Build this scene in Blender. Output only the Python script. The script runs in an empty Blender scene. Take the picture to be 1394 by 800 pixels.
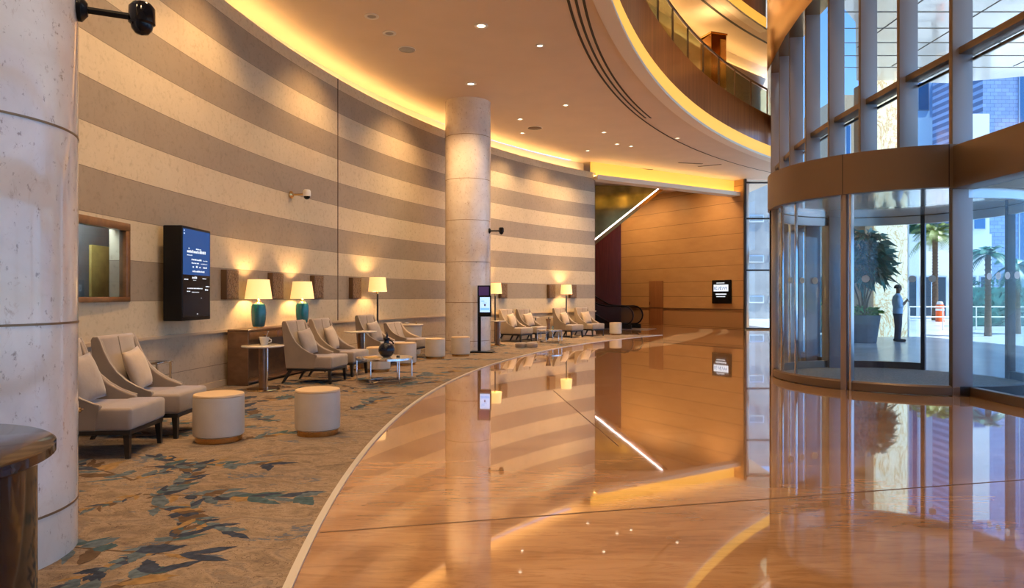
import bpy, bmesh, math, random
from mathutils import Vector, Matrix
PI = math.pi
SC = bpy.context.scene
COL = SC.collection
random.seed(7)

# ------------------------------------------------------------------ camera, world, sun, exposure
F, CX, HY, EYE = 930.0, 697.0, 404.0, 1.40
cam_d = bpy.data.cameras.new('camera'); cam = bpy.data.objects.new('camera', cam_d); COL.objects.link(cam)
cam.location = (0, 0, EYE); cam.rotation_euler = (PI/2, 0, 0)
cam_d.sensor_width = 36; cam_d.lens = F/1394*36; cam_d.shift_y = 4/1394
cam_d.clip_start = .05; cam_d.clip_end = 500
SC.camera = cam
SC.view_settings.view_transform = 'Standard'; SC.view_settings.look = 'None'
SC.view_settings.exposure = 0.50; SC.view_settings.gamma = 1.0
SC.view_settings.use_curve_mapping = False
SC.cycles.max_bounces = 9; SC.cycles.diffuse_bounces = 4; SC.cycles.glossy_bounces = 5
SC.cycles.transparent_max_bounces = 24; SC.cycles.sample_clamp_indirect = 6
SC.cycles.caustics_reflective = False; SC.cycles.caustics_refractive = False
SC.cycles.use_denoising = True

world = bpy.data.worlds.new('world'); SC.world = world; world.use_nodes = True
wn = world.node_tree; wn.nodes.clear()
wo = wn.nodes.new('ShaderNodeOutputWorld'); wb = wn.nodes.new('ShaderNodeBackground')
sky = wn.nodes.new('ShaderNodeTexSky'); sky.sky_type = 'HOSEK_WILKIE'
sky.sun_direction = Vector((.45, -.10, .88)).normalized(); sky.turbidity = 2.6; sky.ground_albedo = .4
tint = wn.nodes.new('ShaderNodeMix'); tint.data_type = 'RGBA'; tint.blend_type = 'MULTIPLY'; tint.inputs[0].default_value = 1
tint.inputs[7].default_value = (.80, .98, 1.18, 1)
wn.links.new(sky.outputs[0], tint.inputs[6]); wn.links.new(tint.outputs[2], wb.inputs[0]); wb.inputs[1].default_value = 5.2
wn.links.new(wb.outputs[0], wo.inputs[0])

SUN_DIR = Vector((-.45, .10, -.88)).normalized()
sl = bpy.data.lights.new('sun', 'SUN'); sl.energy = 9.0; sl.angle = .01; sl.color = (1, .93, .80)
so = bpy.data.objects.new('sun', sl); COL.objects.link(so); so.location = (30, -10, 30)
so.rotation_euler = SUN_DIR.to_track_quat('-Z', 'Y').to_euler()

SPOT_W = 330.0        # each recessed downlight
LAMP_W = 75.0         # bulb of a table or floor lamp
COVE = 9.0            # strength of the cove LED strips
WARM = (1.0, .60, .26)
WARMW = (1.0, .66, .34)

def spot(loc, power, size=1.9, blend=.8, color=WARMW, aim=(0, 0, -1), r=.12, name='ceiling_spot', parent=None):
    l = bpy.data.lights.new(name, 'SPOT'); l.energy = power; l.spot_size = size; l.spot_blend = blend
    l.color = color; l.shadow_soft_size = r
    o = bpy.data.objects.new(name, l); COL.objects.link(o); o.location = loc
    o.rotation_euler = Vector(aim).to_track_quat('-Z', 'Y').to_euler()
    if parent: o.parent = parent
    return o
def point(loc, power, color=WARM, r=.05, name='bulb_light', parent=None):
    l = bpy.data.lights.new(name, 'POINT'); l.energy = power; l.color = color; l.shadow_soft_size = r
    o = bpy.data.objects.new(name, l); COL.objects.link(o); o.location = loc
    if parent: o.parent = parent
    return o

# ------------------------------------------------------------------ projection helpers (turn photo measurements into places)
def G(px, y, z=0.0):
    Y = F*(EYE - z)/(y - HY); return Vector(((px - CX)/F*Y, Y, z))
def at(px, Y, y=None):
    return Vector(((px - CX)/F*Y, Y, 0 if y is None else EYE - (y - HY)*Y/F))
WC, WR = Vector((19.9, 7.72)), 24.63            # curved stone wall: centre and radius
AC, AR = Vector((33.6, 2.0)), 33.34             # atrium edge of the mezzanine
def wp(px, d):                                  # point at photo column px, d metres in front of the curved wall
    t = (px - CX)/F; R = WR - d
    a = t*t + 1; b = -2*(WC.x*t + WC.y); c = WC.length_squared - R*R
    Y = (-b + math.sqrt(b*b - 4*a*c))/(2*a)
    return Vector((t*Y, Y, 0))
def heading(p):                                 # direction from a place by the wall to the centre of its curve
    return math.atan2(WC.y - p.y, WC.x - p.x)
def arc(C, R, y):                               # left branch of a circle: x at a given y
    return C.x - math.sqrt(max(R*R - (y - C.y)**2, 0))

# ------------------------------------------------------------------ materials
def new_mat(name):
    m = bpy.data.materials.new(name); m.use_nodes = True
    nt = m.node_tree; return m, nt, nt.nodes['Principled BSDF']
def N(nt, t, **kw):
    n = nt.nodes.new(t)
    for k, v in kw.items(): setattr(n, k, v)
    return n
def plain(name, col, rough=.5, metal=0, coat=0, spec=.5, emit=None, es=0, sheen=0, bump=0, bscale=60, var=0, vscale=8, stretch=None):
    m, nt, b = new_mat(name)
    b.inputs['Base Color'].default_value = (*col, 1); b.inputs['Roughness'].default_value = rough
    b.inputs['Metallic'].default_value = metal; b.inputs['Coat Weight'].default_value = coat
    b.inputs['Coat Roughness'].default_value = .03
    b.inputs['Specular IOR Level'].default_value = spec; b.inputs['Sheen Weight'].default_value = sheen
    if emit: b.inputs['Emission Color'].default_value = (*emit, 1); b.inputs['Emission Strength'].default_value = es
    if var or bump:
        tc = N(nt, 'ShaderNodeTexCoord'); mp = N(nt, 'ShaderNodeMapping')
        nt.links.new(tc.outputs['Object'], mp.inputs[0])
        if stretch: mp.inputs['Scale'].default_value = stretch
    if var:
        nz = N(nt, 'ShaderNodeTexNoise'); nz.inputs['Scale'].default_value = vscale; nz.inputs['Detail'].default_value = 5
        nt.links.new(mp.outputs[0], nz.inputs['Vector'])
        rp = N(nt, 'ShaderNodeValToRGB')
        rp.color_ramp.elements[0].position = .3; rp.color_ramp.elements[1].position = .7
        rp.color_ramp.elements[0].color = (*[c*(1 - var) for c in col], 1)
        rp.color_ramp.elements[1].color = (*[min(1, c*(1 + var)) for c in col], 1)
        nt.links.new(nz.outputs[0], rp.inputs[0]); nt.links.new(rp.outputs[0], b.inputs['Base Color'])
    if bump:
        n2 = N(nt, 'ShaderNodeTexNoise'); n2.inputs['Scale'].default_value = bscale
        nt.links.new(mp.outputs[0], n2.inputs['Vector'])
        bp = N(nt, 'ShaderNodeBump'); bp.inputs['Strength'].default_value = bump; bp.inputs['Distance'].default_value = .01
        nt.links.new(n2.outputs[0], bp.inputs['Height']); nt.links.new(bp.outputs[0], b.inputs['Normal'])
    return m
def mix_rgb(nt, f, a, b):
    n = N(nt, 'ShaderNodeMix', data_type='RGBA')
    if isinstance(f, (int, float)): n.inputs[0].default_value = f
    else: nt.links.new(f, n.inputs[0])
    for i, s in ((6, a), (7, b)):
        if isinstance(s, tuple): n.inputs[i].default_value = (*s, 1)
        else: nt.links.new(s, n.inputs[i])
    return n.outputs[2]
def math_n(nt, op, a, b=None):
    n = N(nt, 'ShaderNodeMath', operation=op)
    for i, s in enumerate((a, b)):
        if s is None: continue
        if isinstance(s, (int, float)): n.inputs[i].default_value = s
        else: nt.links.new(s, n.inputs[i])
    return n.outputs[0]
def noise(nt, scale, detail=4, stretch=None, rough=.5, dist=0):
    tc = N(nt, 'ShaderNodeNewGeometry'); mp = N(nt, 'ShaderNodeMapping')
    nt.links.new(tc.outputs['Position'], mp.inputs[0])
    if stretch: mp.inputs['Scale'].default_value = stretch
    n = N(nt, 'ShaderNodeTexNoise'); n.inputs['Scale'].default_value = scale; n.inputs['Detail'].default_value = detail
    n.inputs['Roughness'].default_value = rough; n.inputs['Distortion'].default_value = dist
    nt.links.new(mp.outputs[0], n.inputs['Vector']); return n.outputs[0]
def ramp(nt, src, stops):
    r = N(nt, 'ShaderNodeValToRGB'); e = r.color_ramp.elements
    while len(e) < len(stops): e.new(.5)
    for el, (p, c) in zip(e, stops): el.position = p; el.color = (*c, 1)
    nt.links.new(src, r.inputs[0]); return r.outputs[0]
def glass(name, tint=(.95, .98, 1.0), ior=1.45, extra=0.0):
    m, nt, b = new_mat(name); nt.nodes.remove(b)
    out = nt.nodes['Material Output']
    tr = N(nt, 'ShaderNodeBsdfTransparent'); tr.inputs[0].default_value = (*tint, 1)
    gl = N(nt, 'ShaderNodeBsdfGlossy'); gl.inputs['Roughness'].default_value = .0
    lw = N(nt, 'ShaderNodeLayerWeight'); lw.inputs[0].default_value = .5     # Schlick reflectance, the same from both faces
    f0 = ((ior - 1)/(ior + 1))**2
    rf = math_n(nt, 'ADD', math_n(nt, 'MULTIPLY', math_n(nt, 'POWER', lw.outputs['Facing'], 5.0), 1 - f0), f0 + extra)
    mx = N(nt, 'ShaderNodeMixShader')
    nt.links.new(math_n(nt, 'MINIMUM', rf, 1.0), mx.inputs[0])
    nt.links.new(tr.outputs[0], mx.inputs[1]); nt.links.new(gl.outputs[0], mx.inputs[2])
    nt.links.new(mx.outputs[0], out.inputs[0]); return m

def stone_wall_mat():
    m, nt, b = new_mat('striped_stone')
    geo = N(nt, 'ShaderNodeNewGeometry'); sep = N(nt, 'ShaderNodeSeparateXYZ'); nt.links.new(geo.outputs['Position'], sep.inputs[0])
    z = sep.outputs[2]
    k = math_n(nt, 'DIVIDE', math_n(nt, 'SUBTRACT', z, 1.35), 1.0)
    fr = math_n(nt, 'FRACT', math_n(nt, 'ADD', k, 8.0))
    dark = math_n(nt, 'LESS_THAN', fr, .5)
    nz = noise(nt, 1.6, 6, None, .62); n2 = noise(nt, 14, 5, None, .7)
    light_c = mix_rgb(nt, nz, (.49, .395, .25), (.65, .54, .36))
    dark_c = mix_rgb(nt, nz, (.265, .205, .138), (.35, .28, .195))
    c = mix_rgb(nt, dark, light_c, dark_c)
    low = math_n(nt, 'LESS_THAN', z, .86)
    c = mix_rgb(nt, low, c, mix_rgb(nt, nz, (.42, .32, .215), (.52, .41, .285)))
    speck = ramp(nt, n2, [(.30, (.72, .70, .66)), (.48, (1, 1, 1))])
    mx = N(nt, 'ShaderNodeMix', data_type='RGBA', blend_type='MULTIPLY'); mx.inputs[0].default_value = .8
    nt.links.new(c, mx.inputs[6]); nt.links.new(speck, mx.inputs[7])
    # thin bed joints where the courses meet
    e1 = math_n(nt, 'ABSOLUTE', math_n(nt, 'SUBTRACT', math_n(nt, 'FRACT', math_n(nt, 'ADD', math_n(nt, 'MULTIPLY', k, 2.0), 8.5)), .5))
    joint = math_n(nt, 'LESS_THAN', e1, .008)
    nt.links.new(mix_rgb(nt, joint, mx.outputs[2], (.17, .12, .08)), b.inputs['Base Color'])
    b.inputs['Roughness'].default_value = .42
    return m
def marble_floor_mat():
    m, nt, b = new_mat('polished_marble')
    a = noise(nt, .9, 7, (.7, 2.6, 1), .62, .7); v = noise(nt, 3.2, 8, (.6, 3.4, 1), .7, 1.3)
    c = ramp(nt, a, [(.28, (.29, .145, .062)), (.5, (.40, .215, .10)), (.72, (.50, .29, .145))])
    vv = ramp(nt, v, [(.42, (.80, .74, .68)), (.5, (1, 1, 1)), (.64, (1.08, 1.05, 1.0))])
    mx = N(nt, 'ShaderNodeMix', data_type='RGBA', blend_type='MULTIPLY'); mx.inputs[0].default_value = .8
    nt.links.new(c, mx.inputs[6]); nt.links.new(vv, mx.inputs[7]); nt.links.new(mx.outputs[2], b.inputs['Base Color'])
    b.inputs['Roughness'].default_value = .035; b.inputs['IOR'].default_value = 1.85
    b.inputs['Coat Weight'].default_value = .6; b.inputs['Coat Roughness'].default_value = .01
    w = noise(nt, 1.3, 2, None, .4)
    bp = N(nt, 'ShaderNodeBump'); bp.inputs['Strength'].default_value = .03; bp.inputs['Distance'].default_value = .02
    nt.links.new(w, bp.inputs['Height']); nt.links.new(bp.outputs[0], b.inputs['Normal'])
    return m
def column_mat():
    m, nt, b = new_mat('cream_marble')
    a = noise(nt, 2.2, 6, None, .6, .6); s = noise(nt, 26, 6, (1, 1, .7), .75); br = noise(nt, 7, 8, (1, 1, .6), .7, 1.2)
    c = ramp(nt, a, [(.3, (.70, .61, .53)), (.7, (.84, .77, .70))])
    sp = ramp(nt, s, [(.33, (.32, .22, .15)), (.41, (1, 1, 1))])
    ve = ramp(nt, br, [(.33, (.62, .48, .38)), (.40, (1, 1, 1)), (.60, (1, 1, 1)), (.70, (.86, .78, .70))])
    m1 = N(nt, 'ShaderNodeMix', data_type='RGBA', blend_type='MULTIPLY'); m1.inputs[0].default_value = .7
    nt.links.new(c, m1.inputs[6]); nt.links.new(sp, m1.inputs[7])
    m2 = N(nt, 'ShaderNodeMix', data_type='RGBA', blend_type='MULTIPLY'); m2.inputs[0].default_value = .6
    nt.links.new(m1.outputs[2], m2.inputs[6]); nt.links.new(ve, m2.inputs[7])
    nt.links.new(m2.outputs[2], b.inputs['Base Color'])
    b.inputs['Roughness'].default_value = .12; b.inputs['Coat Weight'].default_value = .7; b.inputs['Coat Roughness'].default_value = .03
    return m
def carpet_mat():
    m, nt, b = new_mat('patterned_carpet')
    n1 = noise(nt, 2.6, 6, (1.0, 1.6, 1), .6, 1.6); n2 = noise(nt, 5.5, 4, (1.0, 1.7, 1), .55, 2.2); n3 = noise(nt, 130, 2)
    c = ramp(nt, n1, [(.30, (.135, .100, .080)), (.42, (.225, .165, .120)), (.52, (.300, .225, .165)), (.60, (.19, .150, .128)), (.70, (.27, .18, .115))])
    f = math_n(nt, 'FRACT', math_n(nt, 'MULTIPLY', n2, 7.0))
    ln = math_n(nt, 'LESS_THAN', f, .17)
    c2 = mix_rgb(nt, math_n(nt, 'MULTIPLY', ln, .75), c, (.105, .07, .055))
    f2 = math_n(nt, 'LESS_THAN', math_n(nt, 'ABSOLUTE', math_n(nt, 'SUBTRACT', f, .22)), .07)
    c3 = mix_rgb(nt, math_n(nt, 'MULTIPLY', f2, .35), c2, (.36, .28, .20))
    # soft slate-blue drifts woven into the ground
    n4 = noise(nt, 1.1, 5, (1.0, 2.1, 1), .6, 1.2); bl = ramp(nt, n4, [(.585, (0, 0, 0)), (.615, (1, 1, 1))])
    br = noise(nt, 7, 4, (1, 2.2, 1), .6, 2.0); bm = math_n(nt, 'MULTIPLY', bl, math_n(nt, 'GREATER_THAN', br, .5))
    c4 = mix_rgb(nt, math_n(nt, 'MULTIPLY', bm, .85), c3, (.085, .11, .16))
    pile = mix_rgb(nt, n3, (.80, .80, .80), (1.15, 1.15, 1.15))
    mx = N(nt, 'ShaderNodeMix', data_type='RGBA', blend_type='MULTIPLY'); mx.inputs[0].default_value = .8
    nt.links.new(c4, mx.inputs[6]); nt.links.new(pile, mx.inputs[7]); nt.links.new(mx.outputs[2], b.inputs['Base Color'])
    b.inputs['Roughness'].default_value = .95; b.inputs['Specular IOR Level'].default_value = .12
    bp = N(nt, 'ShaderNodeBump'); bp.inputs['Strength'].default_value = .35; bp.inputs['Distance'].default_value = .012
    nt.links.new(math_n(nt, 'ADD', n3, f), bp.inputs['Height']); nt.links.new(bp.outputs[0], b.inputs['Normal'])
    return m
def back_wall_mat():
    m, nt, b = new_mat('honey_panel')
    geo = N(nt, 'ShaderNodeNewGeometry'); sep = N(nt, 'ShaderNodeSeparateXYZ'); nt.links.new(geo.outputs['Position'], sep.inputs[0])
    k = math_n(nt, 'FRACT', math_n(nt, 'DIVIDE', math_n(nt, 'SUBTRACT', sep.outputs[2], .03), .69))
    j = math_n(nt, 'LESS_THAN', k, .03)
    nz = noise(nt, 1.2, 5, (1, 1, 3), .6)
    c = mix_rgb(nt, nz, (.40, .225, .095), (.56, .34, .16))
    low = math_n(nt, 'LESS_THAN', sep.outputs[2], .85)
    c = mix_rgb(nt, low, c, (.36, .21, .10))
    nt.links.new(mix_rgb(nt, math_n(nt, 'MULTIPLY', j, .8), c, (.13, .07, .03)), b.inputs['Base Color']); b.inputs['Roughness'].default_value = .38
    return m
def wood_mat(name, a, c, rough=.25, scale=(14, 14, 1.0)):
    m, nt, b = new_mat(name)
    n = noise(nt, 1.0, 6, scale, .6, .4)
    nt.links.new(ramp(nt, n, [(.3, a), (.7, c)]), b.inputs['Base Color']); b.inputs['Roughness'].default_value = rough
    b.inputs['Coat Weight'].default_value = .3
    return m
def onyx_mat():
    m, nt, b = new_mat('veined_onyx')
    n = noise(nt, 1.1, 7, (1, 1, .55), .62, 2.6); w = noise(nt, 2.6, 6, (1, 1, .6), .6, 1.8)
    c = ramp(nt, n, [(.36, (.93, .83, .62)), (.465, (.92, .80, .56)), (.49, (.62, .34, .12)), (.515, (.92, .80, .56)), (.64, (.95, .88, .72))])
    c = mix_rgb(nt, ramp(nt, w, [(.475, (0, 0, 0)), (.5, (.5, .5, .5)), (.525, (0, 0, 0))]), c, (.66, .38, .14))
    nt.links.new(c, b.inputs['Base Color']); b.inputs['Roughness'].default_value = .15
    nt.links.new(c, b.inputs['Emission Color']); b.inputs['Emission Strength'].default_value = .75   # emission added in place of sunlit glare
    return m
def brick_blue_mat():
    m, nt, b = new_mat('blue_block')
    tc = N(nt, 'ShaderNodeTexCoord'); br = N(nt, 'ShaderNodeTexBrick')
    mp = N(nt, 'ShaderNodeMapping'); mp.inputs['Rotation'].default_value = (PI/2, 0, 0)
    nt.links.new(tc.outputs['Object'], mp.inputs[0]); nt.links.new(mp.outputs[0], br.inputs['Vector'])
    br.inputs['Color1'].default_value = (.20, .30, .52, 1); br.inputs['Color2'].default_value = (.26, .38, .62, 1); br.inputs['Mortar'].default_value = (.09, .13, .26, 1)
    br.inputs['Scale'].default_value = .9; br.inputs['Mortar Size'].default_value = .012
    nt.links.new(br.outputs[0], b.inputs['Base Color']); b.inputs['Roughness'].default_value = .4
    return m

M = dict(
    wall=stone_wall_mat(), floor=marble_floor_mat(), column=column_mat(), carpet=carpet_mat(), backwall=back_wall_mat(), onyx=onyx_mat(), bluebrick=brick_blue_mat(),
    ceiling=plain('ceiling_paint', (.62, .50, .40), .6, var=.03, vscale=1.5),
    ceiling2=plain('white_soffit', (.74, .66, .56), .5),
    fascia=wood_mat('cherry_veneer', (.20, .060, .022), (.40, .15, .058), .30, (7, 7, .3)),
    maroon=wood_mat('maroon_panel', (.050, .008, .006), (.085, .014, .010), .18),
    rust=wood_mat('door_veneer', (.24, .10, .04), (.30, .135, .055), .4),
    walnut=wood_mat('walnut', (.13, .06, .022), (.25, .12, .045), .3, (6, 6, 6)),
    darkwood=wood_mat('console_wood', (.11, .055, .025), (.19, .10, .05), .32, (5, 5, 9)),
    bronze=plain('bronze', (.46, .24, .09), .16, 1.0),
    bandbronze=plain('brushed_bronze', (.225, .165, .122), .40, .65),
    fin=plain('anodised_fin', (.36, .34, .37), .38, .35),
    darkframe=plain('dark_frame', (.035, .035, .04), .35, .3),
    steel=plain('satin_steel', (.62, .63, .66), .28, .9),
    gold=plain('brass', (.78, .50, .20), .16, 1.0),
    ringmetal=plain('ring_metal', (.26, .16, .08), .45, .5),
    darkbrass=plain('dark_brass', (.50, .29, .11), .20, 1.0),
    chrome=plain('chrome', (.80, .78, .75), .10, 1.0),
    black=plain('black_lacquer', (.008, .008, .010), .10, 0, 0, .3),
    blackp=plain('black_plastic', (.007, .007, .008), .35, spec=.2),
    blacksatin=plain('black_stain', (.014, .012, .011), .35),
    tabletop=plain('dark_brown_marble', (.030, .017, .012), .08, 0, 0, .35, var=.8, vscale=6),
    velvet=plain('taupe_velvet', (.27, .215, .18), .75, sheen=.55, bump=.15, bscale=180, var=.12, vscale=5),
    velvet2=plain('taupe_side_velvet', (.235, .18, .135), .75, sheen=.45, bump=.15, bscale=180, var=.1, vscale=5),
    piping=plain('pale_piping', (.50, .42, .35), .6),
    pillow=plain('beige_velvet', (.45, .345, .245), .7, sheen=.5, bump=.35, bscale=14, var=.1, vscale=7),
    pillow2=plain('taupe_cushion', (.29, .24, .205), .7, sheen=.5, bump=.35, bscale=14, var=.1, vscale=7),
    leather=plain('cream_leather', (.54, .485, .42), .42, bump=.10, bscale=90, var=.05, vscale=6),
    leathertop=plain('tan_leather', (.60, .44, .28), .45, bump=.10, bscale=90),
    teal=plain('teal_glaze', (.004, .13, .185), .10, 0, .8),
    shade=plain('lit_shade', (.85, .72, .48), .8, emit=(1.0, .56, .18), es=.72),
    shadein=plain('shade_lining', (.9, .8, .6), .8, emit=(1.0, .72, .34), es=2.0),
    coveglow=plain('cove_glow', (.40, .26, .06), .6, emit=(1.0, .50, .075), es=.68),  # glow stands for LED light falling on the cove bands
    led=plain('cove_led', (1, 1, 1), .5, emit=(1.0, .60, .20), es=COVE),
    ledwhite=plain('white_led', (1, 1, 1), .5, emit=(1.0, .86, .84), es=5.0),
    lens=plain('lamp_lens', (1, 1, 1), .3, emit=(1.0, .86, .62), es=4.0),
    whiteplast=plain('white_plastic', (.72, .70, .66), .35),
    greydisc=plain('grey_grille', (.33, .33, .33), .6),
    navy=plain('navy_glaze', (.004, .007, .022), .06, 0, 0, .4),
    porcelain=plain('porcelain', (.66, .62, .56), .25, 0, .5),
    marbletop=plain('pale_marble_top', (.62, .56, .48), .14, 0, .6, var=.1, vscale=6),
    artbronze=plain('hammered_bronze', (.20, .115, .055), .5, .35, bump=1.0, bscale=38, var=.6, vscale=45),
    artside=plain('art_side', (.12, .065, .03), .45, .2),
    silver=plain('carpet_trim', (.62, .58, .53), .35, .4),
    trimstone=plain('dado_stone', (.50, .375, .24), .35),
    joint=plain('joint_filler', (.10, .05, .025), .6),
    slot=plain('slot_black', (.012, .009, .008), .6),
    darkroom=plain('dim_room', (.13, .14, .14), .8, var=.3, vscale=3),
    yellowdoor=plain('yellow_panel', (.42, .29, .07), .6, var=.2, vscale=8),
    screenblack=plain('screen_black', (.004, .004, .006), .2, spec=.2),
    screenblue=plain('screen_blue', (.0, .0, .0), .3, spec=.2, emit=(.006, .055, .20), es=1.0),
    screentext=plain('screen_white', (.1, .1, .1), .4, emit=(.85, .92, 1.0), es=.75),
    screenlight=plain('screen_pale_blue', (.1, .1, .1), .4, emit=(.42, .62, 1.0), es=1.0),
    screenmid=plain('screen_mid_blue', (.1, .1, .1), .4, emit=(.16, .42, .95), es=1.0),
    screenpurple=plain('screen_purple', (.03, .015, .05), .2, emit=(.05, .025, .09), es=.6),
    glass=glass('clear_glass', (.87, .955, 1.0), 1.5), railglass=glass('rail_glass', (.80, .88, .80), 1.5, .05), escglass=glass('escalator_glass', (.80, .80, .76), 1.5, .03),
    decal=None,
    mat=plain('entrance_mat', (.30, .26, .24), .95, bump=.3, bscale=300, var=.3, vscale=40),
    mirror=plain('olive_mirror', (.30, .27, .12), .13, .75, var=.5, vscale=1.2),
    paving=plain('paving', (.50, .54, .60), .22, var=.12, vscale=.5),
    canopy=plain('stretched_panel', (.86, .84, .80), .14, 0, .8),
    canopyseam=plain('panel_seam', (.16, .14, .12), .6),
    beige=plain('beige_stone', (.52, .37, .22), .5, var=.08), whitewall=plain('white_render', (.80, .80, .80), .6, var=.04, vscale=.6),
    greystone=plain('grey_stone', (.36, .36, .37), .6, var=.15, vscale=.8), greypane=plain('grey_pane', (.26, .30, .34), .25),
    paleblue=plain('pale_blue_cladding', (.38, .62, .86), .35), blueglass=plain('blue_glazing', (.05, .15, .32), .08, .3), darkglass=plain('dark_glazing', (.03, .045, .07), .12),
    pot=plain('grey_pot', (.17, .165, .18), .6, var=.1, vscale=5), soil=plain('soil', (.05, .032, .02), .95),
    leaf=plain('leaf_green', (.05, .17, .05), .4, var=.5, vscale=4), leafteal=plain('leaf_blue_green', (.04, .17, .14), .4, var=.5, vscale=3), leafyellow=plain('leaf_yellow_green', (.16, .22, .04), .45, var=.4, vscale=4),
    lime=plain('bright_leaf', (.12, .30, .04), .5, var=.4, vscale=8), bark=plain('bark', (.14, .085, .05), .9, bump=.6, bscale=25, var=.2),
    orange=plain('orange_plastic', (.95, .14, .02), .35), skin=plain('skin', (.24, .115, .065), .5), shirt=plain('light_blue_cotton', (.42, .62, .86), .8), trousers=plain('navy_wool', (.045, .055, .095), .8),
    hair=plain('black_hair', (.012, .009, .008), .5), shoe=plain('black_leather', (.012, .012, .014), .3), phone=plain('phone_black', (.02, .02, .02), .2),
    leafA=plain('woven_navy', (.035, .045, .075), .95, spec=.1, var=.35, vscale=22), leafB=plain('woven_slate', (.085, .115, .145), .95, spec=.1, var=.35, vscale=22),
    leafC=plain('woven_ochre', (.25, .155, .07), .95, spec=.1, var=.25, vscale=22), leafD=plain('woven_brown', (.105, .068, .045), .95, spec=.1, var=.25, vscale=22),
    leafE=plain('woven_teal', (.05, .085, .105), .95, spec=.1, var=.35, vscale=22),
    magazine=plain('magazine_cover', (.68, .42, .12), .35), coffee=plain('coffee', (.05, .02, .01), .2),
)

def frosted():
    m, nt, b = new_mat('frosted_dot'); b.inputs['Base Color'].default_value = (.85, .85, .82, 1); b.inputs['Roughness'].default_value = .7
    tl = N(nt, 'ShaderNodeBsdfTranslucent'); tl.inputs[0].default_value = (.9, .9, .88, 1); mx = N(nt, 'ShaderNodeMixShader'); mx.inputs[0].default_value = .75
    nt.links.new(b.outputs[0], mx.inputs[1]); nt.links.new(tl.outputs[0], mx.inputs[2]); nt.links.new(mx.outputs[0], nt.nodes['Material Output'].inputs[0]); return m
M['decal'] = frosted()
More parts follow.
